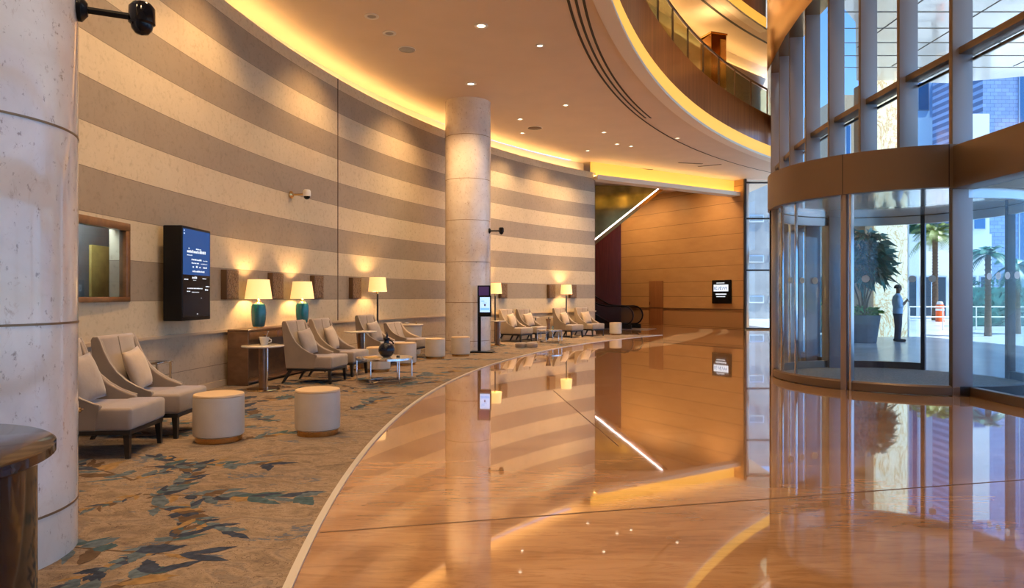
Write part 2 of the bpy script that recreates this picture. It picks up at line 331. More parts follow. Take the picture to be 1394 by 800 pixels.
# ------------------------------------------------------------------ mesh builder
class MB:
    def __init__(s): s.v = []; s.f = []; s.m = []; s.s = []
    def add(s, vs, fs, mi=0, smooth=False):
        o = len(s.v); s.v += [tuple(v) for v in vs]
        for f in fs: s.f.append([i + o for i in f]); s.m.append(mi); s.s.append(smooth)
        return s
    def bm(s, b, mi=0, smooth=False, mat=None):
        if mat is not None: bmesh.ops.transform(b, matrix=mat, verts=b.verts)
        b.verts.ensure_lookup_table(); b.verts.index_update()
        s.add([v.co.copy() for v in b.verts], [[v.index for v in f.verts] for f in b.faces], mi, smooth); b.free(); return s
    def box(s, lo, hi, bev=0, mi=0, mat=None, seg=2):
        b = bmesh.new(); bmesh.ops.create_cube(b, size=1)
        lo, hi = Vector(lo), Vector(hi); d = hi - lo
        bmesh.ops.transform(b, matrix=Matrix.Translation((lo + hi)/2) @ Matrix.Diagonal((*d, 1)), verts=b.verts)
        if bev: bmesh.ops.bevel(b, geom=b.edges[:], offset=bev, segments=seg, affect='EDGES', profile=.5)
        return s.bm(b, mi, bev > 0, mat)
    def extrude(s, pts, vec, bev=0, mi=0, smooth=False, mat=None, seg=2):
        b = bmesh.new(); vs = [b.verts.new(p) for p in pts]; f = b.faces.new(vs)
        r = bmesh.ops.extrude_face_region(b, geom=[f])
        bmesh.ops.translate(b, vec=vec, verts=[e for e in r['geom'] if isinstance(e, bmesh.types.BMVert)])
        bmesh.ops.recalc_face_normals(b, faces=b.faces[:])
        if bev: bmesh.ops.bevel(b, geom=b.edges[:], offset=bev, segments=seg, affect='EDGES', profile=.5, clamp_overlap=True)
        return s.bm(b, mi, smooth, mat)
    def lathe(s, prof, seg=32, c=(0, 0, 0), mi=0, smooth=True, a0=0, a1=2*PI):
        full = abs(a1 - a0 - 2*PI) < 1e-6; n = seg if full else seg + 1
        vs = []; fs = []
        for i in range(n):
            a = a0 + (a1 - a0)*i/seg
            for r, z in prof: vs.append((c[0] + r*math.cos(a), c[1] + r*math.sin(a), c[2] + z))
        k = len(prof)
        for i in range(seg):
            j = (i + 1) % n
            for q in range(k - 1): fs.append([i*k + q, j*k + q, j*k + q + 1, i*k + q + 1])
        return s.add(vs, fs, mi, smooth)
    def tube(s, pts, r, seg=8, mi=0, cap=True, smooth=True, closed=False):
        pts = [Vector(p) for p in pts]; n = len(pts); rs = r if isinstance(r, (list, tuple)) else [r]*n
        vs = []; fs = []; up = Vector((0, 0, 1)); prev = None
        for i, p in enumerate(pts):
            if closed: t = pts[(i + 1) % n] - pts[i - 1]
            else: t = pts[min(i + 1, n - 1)] - pts[max(i - 1, 0)]
            t.normalize()
            if prev is None:
                a = up if abs(t.z) < .95 else Vector((1, 0, 0)); x = t.cross(a).normalized()
            else: x = (prev - t*prev.dot(t)).normalized()
            prev = x; y = t.cross(x)
            for k in range(seg):
                an = 2*PI*k/seg; vs.append(p + (x*math.cos(an) + y*math.sin(an))*rs[i])
        for i in range(n if closed else n - 1):
            j = (i + 1) % n
            for k in range(seg): fs.append([i*seg + k, i*seg + (k + 1) % seg, j*seg + (k + 1) % seg, j*seg + k])
        if cap and not closed: fs.append(list(range(seg))[::-1]); fs.append([(n - 1)*seg + k for k in range(seg)])
        return s.add(vs, fs, mi, smooth)
    def wall(s, path, z0, z1, t=0, mi=0, smooth=False):       # upright band along a plan path, thickness t to the left of travel
        p = [Vector((a[0], a[1])) for a in path]; n = len(p)
        if not t:
            vs = []
            for q in p: vs += [(q.x, q.y, z0), (q.x, q.y, z1)]
            return s.add(vs, [[2*i, 2*i + 2, 2*i + 3, 2*i + 1] for i in range(n - 1)], mi, smooth)
        vs = []
        for i, q in enumerate(p):
            d = (p[min(i + 1, n - 1)] - p[max(i - 1, 0)]).normalized(); nn = Vector((-d.y, d.x))*t; r = q + nn
            vs += [(q.x, q.y, z0), (q.x, q.y, z1), (r.x, r.y, z1), (r.x, r.y, z0)]
        fs = []
        for i in range(n - 1):
            for k in range(4): fs.append([4*i + k, 4*i + (k + 1) % 4, 4*i + 4 + (k + 1) % 4, 4*i + 4 + k])
        fs += [[0, 1, 2, 3], [4*n - 4, 4*n - 1, 4*n - 2, 4*n - 3]]
        return s.add(vs, fs, mi, smooth)
    def sphere(s, c, r, mi=0, sub=2, sc=(1, 1, 1)):
        b = bmesh.new(); bmesh.ops.create_icosphere(b, subdivisions=sub, radius=r)
        return s.bm(b, mi, True, Matrix.Translation(c) @ Matrix.Diagonal((*sc, 1)))
    def build(s, name, mats, parent=None, loc=None, rz=0, auto=False):
        me = bpy.data.meshes.new(name); me.from_pydata(s.v, [], s.f)
        for m in (mats if isinstance(mats, (list, tuple)) else [mats]): me.materials.append(m)
        me.polygons.foreach_set('material_index', s.m); me.polygons.foreach_set('use_smooth', s.s)
        b = bmesh.new(); b.from_mesh(me); bmesh.ops.recalc_face_normals(b, faces=b.faces[:]); b.to_mesh(me); b.free()
        if any(s.s):
            try: me.set_sharp_from_angle(angle=math.radians(38))
            except Exception: pass
        me.update()
        o = bpy.data.objects.new(name, me); COL.objects.link(o)
        if parent: o.parent = parent
        if loc is not None: o.location = loc
        o.rotation_euler.z = rz
        return o
def thing(name, label, cat, loc=(0, 0, 0), rz=0, group=None):
    o = bpy.data.objects.new(name, None); COL.objects.link(o); o.location = loc; o.rotation_euler = (0, 0, rz)
    o.empty_display_size = .1
    o['label'] = label; o['category'] = cat
    if group: o['group'] = group
    return o
def tag(o, label, cat, group=None, kind=None):
    o['label'] = label; o['category'] = cat
    if group: o['group'] = group
    if kind: o['kind'] = kind
    return o
def structure(o, label=None, cat=None):
    o['kind'] = 'structure'
    if label: o['label'] = label
    if cat: o['category'] = cat
    return o
def dup(root, loc, rz, label, group=None):
    r = root.copy(); COL.objects.link(r); r.location = loc; r.rotation_euler = (0, 0, rz); r['label'] = label
    if group: r['group'] = group
    for ch in list(root.children):
        c = ch.copy(); COL.objects.link(c); c.parent = r
        for g in list(ch.children):
            d = g.copy(); COL.objects.link(d); d.parent = c
    return r

# ================================================================== SETTING
# facade line in plan (x at y)
FAC = [(6.5, 9.67 - 2.5*i) for i in range(8, 0, -1)]
FAC += [(6.5, 9.67), (6.47, 10.92), (6.49, 12.17), (6.52, 13.42), (6.61, 14.67), (6.78, 15.92), (7.03, 17.17), (7.30, 18.42), (7.80, 19.75),
        (8.45, 21.25), (9.20, 23.0), (10.05, 25.0), (10.85, 27.0), (11.5, 29.5)]
def facx(y):
    if y <= FAC[0][1]: return FAC[0][0]
    for (x0, y0), (x1, y1) in zip(FAC, FAC[1:]):
        if y0 <= y <= y1: return x0 + (x1 - x0)*(y - y0)/(y1 - y0)
    return FAC[-1][0]
YS = sorted(set([-10 + .5*i for i in range(95)] + [p[1] for p in FAC]))
def strip(mb, ys, xl, xr, z, mi=0):
    vs = []
    for y in ys: vs += [(xl(y), y, z), (xr(y), y, z)]
    mb.add(vs, [[2*i, 2*i + 1, 2*i + 3, 2*i + 2] for i in range(len(ys) - 1)], mi)
# floor with its two visible joints
mb = MB(); strip(mb, YS, lambda y: -8, lambda y: facx(y) + .12, 0.0)
fl = structure(mb.build('floor', M['floor']))
def joint(a, b, name):
    a, b = Vector(a), Vector(b); d = (b - a).normalized(); n = Vector((-d.y, d.x))*.006
    m = MB(); m.add([(a.x - n.x, a.y - n.y, .0015), (b.x - n.x, b.y - n.y, .0015), (b.x + n.x, b.y + n.y, .0015), (a.x + n.x, a.y + n.y, .0015)], [[0, 1, 2, 3]])
    return structure(m.build(name, M['joint']))
joint((-1.14, 4.06), (6.1, 5.74), 'trim_1')
joint((.62, 10.2), (1.0, 6.4), 'trim_2')

# curved striped wall
def arc_path(C, R, y0, y1, n):
    a0 = math.asin((y0 - C.y)/R); a1 = math.asin((y1 - C.y)/R)
    return [(C.x - R*math.cos(a0 + (a1 - a0)*i/n), C.y + R*math.sin(a0 + (a1 - a0)*i/n)) for i in range(n + 1)]
# opening of the wood framed window in it
WIN_Y0, WIN_Y1, WIN_Z0, WIN_Z1 = 6.35, 8.42, 1.34, 2.30
WALL_END = 25.75
p_before = arc_path(WC, WR, -10, WIN_Y0, 24); p_win = arc_path(WC, WR, WIN_Y0, WIN_Y1, 4); p_after = arc_path(WC, WR, WIN_Y1, WALL_END, 44)
mb = MB()
for p, z0, z1 in ((p_before, 0, 6.08), (p_win, 0, WIN_Z0), (p_win, WIN_Z1, 6.08), (p_after, 0, 6.08)): mb.wall(p, z0, z1, .25, 0, True)
wl = structure(mb.build('wall_left', M['wall']))
# end face of the wall goes back to close the escalator recess
we = Vector((arc(WC, WR, WALL_END), WALL_END))
mb = MB(); mb.wall([(we.x - .27, WALL_END + .02), (we.x - .6, 26.6), (we.x - 2.2, 36.6)], 0, 6.05, .2); mb.wall([(we.x - .75, WALL_END + .35), (we.x - .85, 26.8), (we.x - 2.3, 36.6)], 5.9, 6.5, .1); structure(mb.build('wall_side', M['maroon']))
# cap wall above the cove, set back
mb = MB(); mb.wall(arc_path(WC, WR + .55, -10, WALL_END + .4, 60), 5.6, 6.5, .1); structure(mb.build('wall_upper', M['ceiling2']))
# dado ledge and skirting
mb = MB(); mb.wall(arc_path(WC, WR - .035, -10, WALL_END, 70), .845, .885, .06, 0, True); structure(mb.build('trim_3', M['trimstone']))
mb = MB(); mb.wall(arc_path(WC, WR - .025, -10, WALL_END, 70), 0, .10, .05, 0, True); structure(mb.build('baseboard_left', M['trimstone']))
# vertical expansion joints of the stone
for k, px in enumerate((460, 810)):
    q = wp(px, .004); m = MB(); m.box((-.012, -.004, .9), (.012, .004, 6.08)) if px == 460 else m.box((-.006, -.004, 0), (.006, .004, 6.08))
    structure(m.build('trim_%d' % (4 + k), M['joint'], loc=q, rz=heading(q) + PI/2))

# ceiling of the low lobby (mezzanine underside)
yc = [y for y in YS if y <= 37]
yc += [37.0]
def ceil_l(y): return arc(WC, WR, y) - .62 if y < WALL_END else arc(WC, WR, WALL_END) - 3.0
def ceil_r(y): return min(arc(AC, AR, y), facx(y) + .1)
mb = MB(); strip(mb, yc, ceil_l, ceil_r, 6.5)
structure(mb.build('ceiling', M['ceiling']))
# wall cove LED, lying on the wall head
mb = MB(); mb.wall(arc_path(WC, WR + .27, -10, WALL_END, 70), 5.98, 6.04, .14)
o = mb.build('trim_6', M['led']); structure(o)
# dark air slot lines in the ceiling
SCc, SR = Vector((28.21, 6.574)), 27.754
for k, (off, y1) in enumerate(((0, 28.0), (.13, 19.5), (.26, 19.5))):
    m = MB(); pa = arc_path(SCc, SR - off, -4, y1, 70); pb = arc_path(SCc, SR - off - .05, -4, y1, 70)
    m.add([(*a, 6.494) for a in pa] + [(*b_, 6.494) for b_ in pb], [[i, i + 1, len(pa) + i + 1, len(pa) + i] for i in range(len(pa) - 1)])
    structure(m.build('trim_%d' % (7 + k), M['slot']))

# mezzanine edge: lip, cove, cherry fascia, floor
EY0, EY1, EYG = -10, 26.1, 30.4
mb = MB(); mb.wall(arc_path(AC, AR, EY0, EY1, 80), 6.46, 6.535, .30, 0, True); structure(mb.build('trim_10', M['ceiling2']))
def slope_band(name, r0, z0, r1, z1, mat):
    a = arc_path(AC, AR + r0, EY0, EY1, 80); b = arc_path(AC, AR + r1, EY0, EY1, 80); n = len(a); m = MB()
    a2 = arc_path(AC, AR + r0 + .04, EY0, EY1, 80); b2 = arc_path(AC, AR + r1 + .04, EY0, EY1, 80)
    m.add([(*p, z0) for p in a] + [(*p, z1) for p in b] + [(*p, z1) for p in b2] + [(*p, z0) for p in a2],
          [[q*n + i, q*n + i + 1, ((q + 1) % 4)*n + i + 1, ((q + 1) % 4)*n + i] for q in range(4) for i in range(n - 1)], 0, True)
    return structure(m.build(name, mat))
slope_band('trim_11', .05, 6.535, .03, 6.94, M['coveglow'])      # cove band, its LED lighting put in as glow
mb = MB(); mb.wall(arc_path(AC, AR + .04, EY0, EY1, 80), 6.94, 8.06, .08, 0, True); structure(mb.build('wall_balcony', M['fascia']))
mb = MB(); strip(mb, [y for y in YS if y <= EYG] + [EYG], lambda y: arc(AC, AR + 2.7, y), lambda y: min(arc(AC, AR + .1, y), facx(y) - .05), 8.0)
structure(mb.build('floor_upper', M['ceiling2']))
# upper storey: back wall, cove, ceiling, second fascia
mb = MB(); mb.wall(arc_path(AC, AR + 2.46, EY0, EYG, 80), 8.0, 10.95, .15, 0, True); structure(mb.build('wall_gallery', M['ceiling2']))
mb = MB(); mb.wall(arc_path(AC, AR + 2.75, EY0, EYG, 80), 10.6, 11.6, .1, 0, True); structure(mb.build('wall_gallery_cap', M['ceiling2']))
mb = MB(); mb.wall(arc_path(AC, AR + 2.54, EY0, EYG, 80), 10.95, 11.0, .10); structure(mb.build('trim_13', M['led']))
mb = MB(); strip(mb, [y for y in YS if y <= EYG] + [EYG], lambda y: arc(AC, AR + 2.85, y), lambda y: min(arc(AC, AR + .6, y), facx(y) - .05), 11.6)
structure(mb.build('ceiling_upper', M['ceiling']))
mb = MB(); mb.wall(arc_path(AC, AR + .55, EY0, EY1, 80), 11.56, 11.635, .30, 0, True); structure(mb.build('trim_14', M['ceiling2']))
slope_band('trim_15', .60, 11.635, .58, 12.05, M['coveglow'])  # upper cove band, lighting put in as glow
mb = MB(); mb.wall(arc_path(AC, AR + .60, EY0, EY1, 80), 12.05, 16.0, .08, 0, True); structure(mb.build('wall_fascia_upper', M['fascia']))
m = MB(); pa = arc_path(AC, AR + 1.15, EY0, 28.2, 70); pb = arc_path(AC, AR + 1.25, EY0, 28.2, 70)
m.add([(*a, 11.594) for a in pa] + [(*b_, 11.594) for b_ in pb], [[i, i + 1, len(pa) + i + 1, len(pa) + i] for i in range(len(pa) - 1)])
structure(m.build('trim_17', M['slot']))
# roof over the atrium, wall behind the viewer
mb = MB(); strip(mb, [y for y in YS if y <= 31], lambda y: -1.5, lambda y: facx(y) + .6, 16.0); structure(mb.build('ceiling_atrium', M['ceiling']))
mb = MB(); mb.box((9.5, 30.4, 6.5), (12.2, 30.6, 16)); structure(mb.build('wall_gallery_end', M['ceiling2']))
mb = MB(); mb.box((-8, -10.3, 0), (6.5, -10.0, 16)); structure(mb.build('wall_rear', M['backwall']))

# ------------------------------------------------------------------ end wall with door, display, dropped beam
BL, BR = Vector((5.80, 36.3)), Vector((10.05, 29.6))
mb = MB(); mb.wall([BL, BR], 0, 6.5, .2); structure(mb.build('wall_back', M['backwall']))
mb = MB(); mb.wall([(.2, 36.6), (5.80, 36.3)], 0, 6.5, .2); structure(mb.build('wall_recess', M['maroon']))
mb = MB(); mb.wall([BL + Vector((-.03, -.02)), BR + Vector((-.03, -.02))], .84, .87, .03); structure(mb.build('trim_18', M['joint']))
bd = (BR - BL).normalized(); bang = math.atan2(bd.y, bd.x)
def on_back(px):
    t = (px - CX)/F      # BL + s*bd on the ray
    s = (t*BL.y - BL.x)/(bd.x - t*bd.y); return BL + bd*s
# flush door
d0, d1 = on_back(884), on_back(903); w = (d1 - d0).length
t_ = structure(MB().box((0, -.03, 0), (w, .02, 2.2), .006).build('door_1', M['rust'], loc=(d0.x, d0.y, 0), rz=bang), 'narrow plain brown door flush in the honey coloured end wall', 'door')
MB().box((.06, -.06, 1.0), (.09, -.03, 1.16), .008).build('handle', M['gold'], t_)
# display on the end wall
c = on_back(983.5)
t_ = thing('wall_display', 'black square display with white box of dark lettering on the far end wall', 'display', (c.x, c.y, 1.63), bang)
MB().box((-.53, -.10, -.53), (.53, -.01, .53), .03).build('housing', M['blackp'], t_)
m = MB(); m.box((-.41, -.106, .02), (.41, -.1005, .32)); pg = m.build('screen', M['screentext'], t_)
m = MB(); r = random.Random(3); x = -.36
while x < .34:
    wd = r.choice((.05, .07, .09)); cz = .16 + r.uniform(-.01, .01)
    if r.random() < .6: m.tube([(x + wd/2 + wd*.45*math.cos(a), -.109, cz + .065*math.sin(a)) for a in [k*PI/5 for k in range(2, 10)]], .013, 5)
    else: m.tube([(x, -.109, cz + .06), (x + wd*.4, -.109, cz - .06), (x + wd, -.109, cz + .05)], .012, 5)
    x += wd + .03
m.build('lettering', M['screenblue'], pg)
m = MB(); m.box((-.30, -.104, -.13), (.30, -.1005, -.08)); m.box((-.26, -.104, -.23), (.24, -.1005, -.20)); m.box((-.25, -.104, .38), (.2, -.1005, .41)); m.build('lettering', M['screenpurple'] if False else M['screentext'], t_)
# dropped beam with cove, from the end of the curved wall to the end wall
b0, b1 = Vector((we.x - .1, 25.8)), Vector((9.85, 30.1)); nrm = Vector((b1 - b0)).normalized(); toward = Vector((nrm.y, -nrm.x))
def off(p, d): return (p.x + toward.x*d, p.y + toward.y*d)
mb = MB(); mb.wall([off(b0, 0), off(b1, 0)], 5.90, 6.5, .10); structure(mb.build('trim_19', M['coveglow']))  # beam fascia, its cove lighting put in as glow
mb = MB(); mb.wall([off(b0, .34), off(b1, .34)], 5.80, 5.93, .50); structure(mb.build('trim_20', M['ceiling2']))
mb = MB(); mb.wall([off(b0, .34), off(b1, .34)], 5.93, 5.97, .03); structure(mb.build('trim_21', M['ceiling2']))
mb = MB(); mb.wall([off(b0, .18), off(b1, .18)], 5.932, 5.955, .09); structure(mb.build('trim_22', M['led']))

# ------------------------------------------------------------------ glass facade: fins, panes, transoms
DC, DR = Vector((6.55, 11.60)), 1.95           # revolving door drum
def lerp2(a, b, t): return (a[0] + (b[0] - a[0])*t, a[1] + (b[1] - a[1])*t)
wi = 0
for i, (a, b) in enumerate(zip(FAC, FAC[1:])):
    wi += 1
    d = Vector((b[0] - a[0], b[1] - a[1])); ang = math.atan2(d.y, d.x); L = d.length
    far = a[1] > 19
    drum_bay = 9.6 < a[1] < 13.4
    root = bpy.data.objects.new('window_%d' % wi, None); COL.objects.link(root); root.location = (a[0], a[1], 0); root.rotation_euler.z = ang
    structure(root)
    z0 = 3.5 if drum_bay else .12
    # local x along the facade, +y is the lobby side
    big = abs(a[1] - 9.67) < .01
    m = MB(); m.box((-.035, 0, 3.45 if (drum_bay and not big and abs(a[1] - 13.42) > .1) else 0), (.035, .285, 8.0 if not far else 9.0), .004); fin = m.build('fin', M['fin'], root)
    m = MB(); m.box((-.0355, .285, 3.45 if (drum_bay and not big) else 0), (.0355, .297, 8.0), .002); m.build('fin_edge', M['bandbronze'], fin)
    m = MB()
    if drum_bay: panes = [(3.5, 4.82), (4.92, 7.9)]
    else: panes = [(.12, 2.92), (3.5, 4.82), (4.92, 7.9)]
    for q0, q1 in panes: m.box((.02, -.012, q0), (L - .02, .0, q1))
    m.build('glass_pane', M['glass'], root)
    m = MB(); m.box((0, -.03, 4.82), (L, .20, 4.92), .004); m.build('transom', M['bandbronze'], root)
    m = MB(); m.box((.0, -.035, 4.74), (L, .0, 4.78), .003)
    if not drum_bay: m.box((0, -.05, 0), (L, .06, .13), .01)
    m.build('rail', M['darkframe'] if drum_bay else M['bandbronze'], root)
    if not drum_bay:
        m = MB(); m.box((0, -.05, 2.92), (L, .32, 3.52), .01); m.build('band', M['bandbronze'], root)
# white dots on the glass to the right of the drum
m = MB()
for k in range(5):
    y = 8.60 + .17*k
    m.lathe([(0, 0), (.05, 0)], 16)
    n0 = len(m.v) - 32
    for q in range(n0, len(m.v)):
        vx, vy, vz = m.v[q]; m.v[q] = (6.485, y + vx, 1.68 + vy)
structure(m.build('trim_23', M['decal']))
# bronze bulkhead over the facade
mb = MB(); pts = [(p[0] - .42, p[1]) for p in FAC]
mb.wall(pts, 7.45, 16.0, -.42, 0, True)
structure(mb.build('trim_24', M['bronze']))
# window at the right end of the end wall
root = bpy.data.objects.new('window_90', None); COL.objects.link(root); root.location = (10.05, 29.55, 0); structure(root)
MB().box((.02, 0, .06), (1.3, .02, 6.45)).build('glass_pane', M['glass'], root)
m = MB()
for z in (0.0, 2.52, 4.75, 6.30): m.box((0, -.06, z), (1.4, .04, z + .07), .005)
m.build('transom', M['darkframe'], root)
m = MB(); m.box((-.02, -.08, 0), (.07, .06, 6.5), .005); m.build('jamb', M['darkframe'], root)
m = MB(); m.box((.08, -.03, 0), (.20, .12, 6.4), .005); m.build('mullion', M['steel'], root)

# ================================================================== THINGS
# ------------------------------------------------------------------ marble columns
def column(loc, h, label):
    t = thing('marble_column', label, 'column', loc); t['kind'] = 'structure'
    MB().lathe([(0, 0), (.60, 0), (.60, h), (0, h)], 72).build('shaft', M['column'], t)
    m = MB()
    for z in (.27, 1.26, 2.30, 3.37, 4.43, 5.56):
        m.lathe([(.5995, z - .006), (.603, z - .006), (.603, z + .006), (.5995, z + .006)], 72)
    m.build('joint_ring', M['ringmetal'], t)
    return t
column((-3.0, 3.61, 0), 6.5, 'large round cream marble column at the left edge of the lobby, in front of the armchairs')
column((-1.16, 18.0, 0), 6.5, 'round cream marble column in the middle, behind the black kiosk screen')
# security cameras
def arm_camera(loc, rz, label, L, dome=True, mat='blackp'):
    t = thing('security_camera', label, 'camera', loc, rz)
    m = MB(); m.lathe([(0, 0), (.07, 0), (.07, .02), (.035, .05), (0, .05)], 20)
    m.v = [(z, x, y) for x, y, z in m.v]; m.build('wall_plate', M[mat], t)
    MB().tube([(.03, 0, 0), (L, 0, 0)], .02, 8).build('arm', M[mat], t)
    m = MB(); m.lathe([(0, .09), (.05, .085), (.07, .06), (.072, -.03), (.06, -.04)], 20, (L + .05, 0, 0)); m.build('housing', M['whiteplast'] if mat != 'blackp' else M['black'], t)
    m = MB(); m.lathe([(.06, -.04), (.055, -.065), (.035, -.09), (0, -.10)], 20, (L + .05, 0, 0)); m.build('dome', M['black'], t)
    return t
q = Vector((-3.0, 3.61)) ; a_ = math.radians(25)
arm_camera((-3.0 + .60*math.cos(a_), 3.61 + .60*math.sin(a_), 3.03), a_, 'black dome camera on an arm high on the left marble column', .27)
arm_camera((-1.16 + .60*math.cos(-.35), 18.0 + .60*math.sin(-.35), 3.12), -.1, 'small black dome camera on an arm beside the middle marble column', .27)
q = wp(396, .012); arm_camera((q.x, q.y, EYE + (404 - 265)*q.y/F), heading(q) , 'white dome camera on an arm on the striped curved wall', .28, mat='gold')

# ------------------------------------------------------------------ wood-framed window into a dim room
q0, q1 = Vector((arc(WC, WR, WIN_Y0), WIN_Y0)), Vector((arc(WC, WR, WIN_Y1), WIN_Y1))
root = bpy.data.objects.new('window_91', None); COL.objects.link(root); structure(root)
dv = q1 - q0; root.location = (q0.x, q0.y, 0); root.rotation_euler.z = math.atan2(dv.y, dv.x); L = dv.length
m = MB(); fw = .095
m.box((0, -.02, WIN_Z0), (L, .07, WIN_Z0 + .06), .006); m.box((0, -.02, WIN_Z1 - fw), (L, .07, WIN_Z1), .006)
m.box((0, -.02, WIN_Z0 + .06), (fw, .07, WIN_Z1 - fw), .006); m.box((L - fw, -.02, WIN_Z0 + .06), (L, .07, WIN_Z1 - fw), .006)
m.build('window_frame', M['walnut'], root)
MB().box((fw, .02, WIN_Z0 + .06), (L - fw, .03, WIN_Z1 - fw)).build('glass_pane', M['glass'], root)
# open the room's front
room = MB()
for lo, hi in (((-.4, .62, .9), (L + 1.2, .67, 2.8)), ((-.4, .27, .9), (-.35, .62, 2.8)), ((L + 1.15, .27, .9), (L + 1.2, .62, 2.8)), ((-.4, .27, .85), (L + 1.2, .62, .9)), ((-.4, .27, 2.8), (L + 1.2, .62, 2.85))): room.box(lo, hi)
room.build('room_behind', M['darkroom'], root)
MB().box((L + .20, .58, 1.40), (L + .66, .615, 2.06), .01).build('yellow_panel', M['yellowdoor'], root)
point((L*.8, .42, 2.55), 38, (.85, .92, 1.0), .08, 'room_fill', root)  # unseen lamp added to brighten the room behind the glass

# ------------------------------------------------------------------ portrait information screen on the curved wall
t_ = thing('information_screen', 'black portrait information screen with blue upper half on the striped wall', 'display', (-4.66, 9.02, 1.08), 0)
MB().box((.05, 0, 0), (.30, .86, 1.27), .012).build('housing', M['blackp'], t_)
s_ = MB().box((.3005, .03, .62), (.303, .83, 1.235)).build('screen', M['screenblue'], t_)
s2 = MB().box((.3005, .03, .05), (.3025, .83, .62)).build('screen', M['screenblack'], t_); s2['label'] = 'black lower half of the screen'
m = MB(); r = random.Random(5)
for z, y0, y1, h in ((.97, .18, .22, .02), (.97, .40, .56, .02), (.92, .14, .70, .05), (.88, .14, .30, .02), (.82, .27, .58, .03), (.82, .62, .76, .015), (.775, .27, .50, .02), (.775, .55, .76, .014), (.72, .30, .36, .035), (.72, .40, .46, .035), (.72, .50, .56, .035), (.72, .62, .74, .03), (.66, .30, .66, .03), (1.16, .05, .08, .025), (1.20, .05, .08, .02)):
    n_ = max(1, int((y1 - y0)/.035))
    for k in range(n_): m.box((.303, y0 + k*(y1 - y0)/n_, z), (.305, y0 + (k + r.uniform(.55, .85))*(y1 - y0)/n_, z + h*r.uniform(.5, .8)))
m.build('lettering', M['screentext'], s_)
m = MB()
for z, y0, y1, h in ((.57, .29, .43, .04), (.545, .32, .42, .01), (.55, .06, .18, .018), (.57, .60, .72, .016), (.46, .70, .82, .018), (.43, .15, .60, .018), (.41, .68, .78, .03), (.39, .14, .24, .018), (.38, .28, .50, .014), (.30, .55, .58, .014), (.08, .43, .48, .02)):
    n_ = max(1, int((y1 - y0)/.035))
    for k in range(n_): m.box((.3025, y0 + k*(y1 - y0)/n_, z), (.3045, y0 + (k + r.uniform(.55, .85))*(y1 - y0)/n_, z + h*r.uniform(.5, .8)))
m.build('lettering', M['screentext'], s2)

# ------------------------------------------------------------------ carpet with leaf sprays
def car_r(y): return 25.567 - math.sqrt(26.893**2 - (y - 7.091)**2)
cy = [-9.8 + .35*i for i in range(101)]
cy = [y for y in cy if y < 25.0] + [25.0]
vs = []; fs = []
def car_l(y): return arc(WC, WR, y) + .03
m = MB()
NX = 10
for y in cy:
    a, b = car_l(y), car_r(y)
    for k in range(NX + 1): vs.append((a + (b - a)*k/NX, y, .008))
for i in range(len(cy) - 1):
    for k in range(NX): fs.append([i*(NX + 1) + k, i*(NX + 1) + k + 1, (i + 1)*(NX + 1) + k + 1, (i + 1)*(NX + 1) + k])
m.add(vs, fs, 0)
lz = [.0085]
def leaf(p, ang, L, W, mi, rng):
    n = 9; up = []; lo = []
    bend = rng.uniform(-.25, .25)
    for i in range(n + 1):
        t = i/n; w_ = W*(math.sin(PI*t**.8)**.9)*(1 + rng.uniform(-.28, .28))*(.5 if 0 < i < n else 0)
        x = L*t; y = bend*L*t*t
        up.append((x, y + w_)); lo.append((x, y - w_*rng.uniform(.7, 1.1)))
    poly = up + lo[-2:0:-1]
    c, s = math.cos(ang), math.sin(ang); lz[0] += .0000012
    pts = [(p[0] + c*x - s*y, p[1] + s*x + c*y) for x, y in poly]
    for x, y in pts:
        if not (-9 < y < 24.9 and car_l(y) + .02 < x < car_r(y) - .06): return
    m.add([(x, y, lz[0]) for x, y in pts], [list(range(len(pts)))], mi)
def stem(p, ang, L, mi=4, w=.012, bend=.3):
    pts = []
    for i in range(13):
        t = i/12; a = ang + bend*t
        pts.append((p[0] + L*t*math.cos(ang + bend*t/2), p[1] + L*t*math.sin(ang + bend*t/2)))
    lz[0] += .0000012; v = []
    for i, q in enumerate(pts):
        d = Vector((pts[min(i + 1, 12)][0] - pts[max(i - 1, 0)][0], pts[min(i + 1, 12)][1] - pts[max(i - 1, 0)][1])).normalized(); k = w*(1 - .6*i/12)
        v += [(q[0] - d.y*k, q[1] + d.x*k, lz[0]), (q[0] + d.y*k, q[1] - d.x*k, lz[0])]
    for x, y, _ in v:
        if not (-9 < y < 24.9 and car_l(y) + .02 < x < car_r(y) - .06): return pts
    m.add(v, [[2*i, 2*i + 1, 2*i + 3, 2*i + 2] for i in range(12)], mi)
    return pts
def spray(p, ang, L, seed, dens=1.0):
    rng = random.Random(seed)
    pts = stem(p, ang, L, 4, .014, rng.uniform(-.7, .7))
    for i in range(1, 13):
        for sgn in (-1, 1):
            if rng.random() > .85*dens: continue
            q = pts[i]; a = math.atan2(pts[i][1] - pts[i-1][1], pts[i][0] - pts[i-1][0]) + sgn*rng.uniform(.25, 1.0)
            leaf(q, a, L*rng.uniform(.10, .30), L*rng.uniform(.05, .13), rng.choice((1, 1, 2, 2, 2, 5, 3, 4)), rng)
    leaf(pts[-1], ang, L*.3, L*.08, 1, rng)
P = lambda x, y: (G(x, y).x, G(x, y).y)
def world_dir(x0, y0, x1, y1):
    a, b = P(x0, y0), P(x1, y1); return math.atan2(b[1] - a[1], b[0] - a[0]), math.hypot(b[0] - a[0], b[1] - a[1])
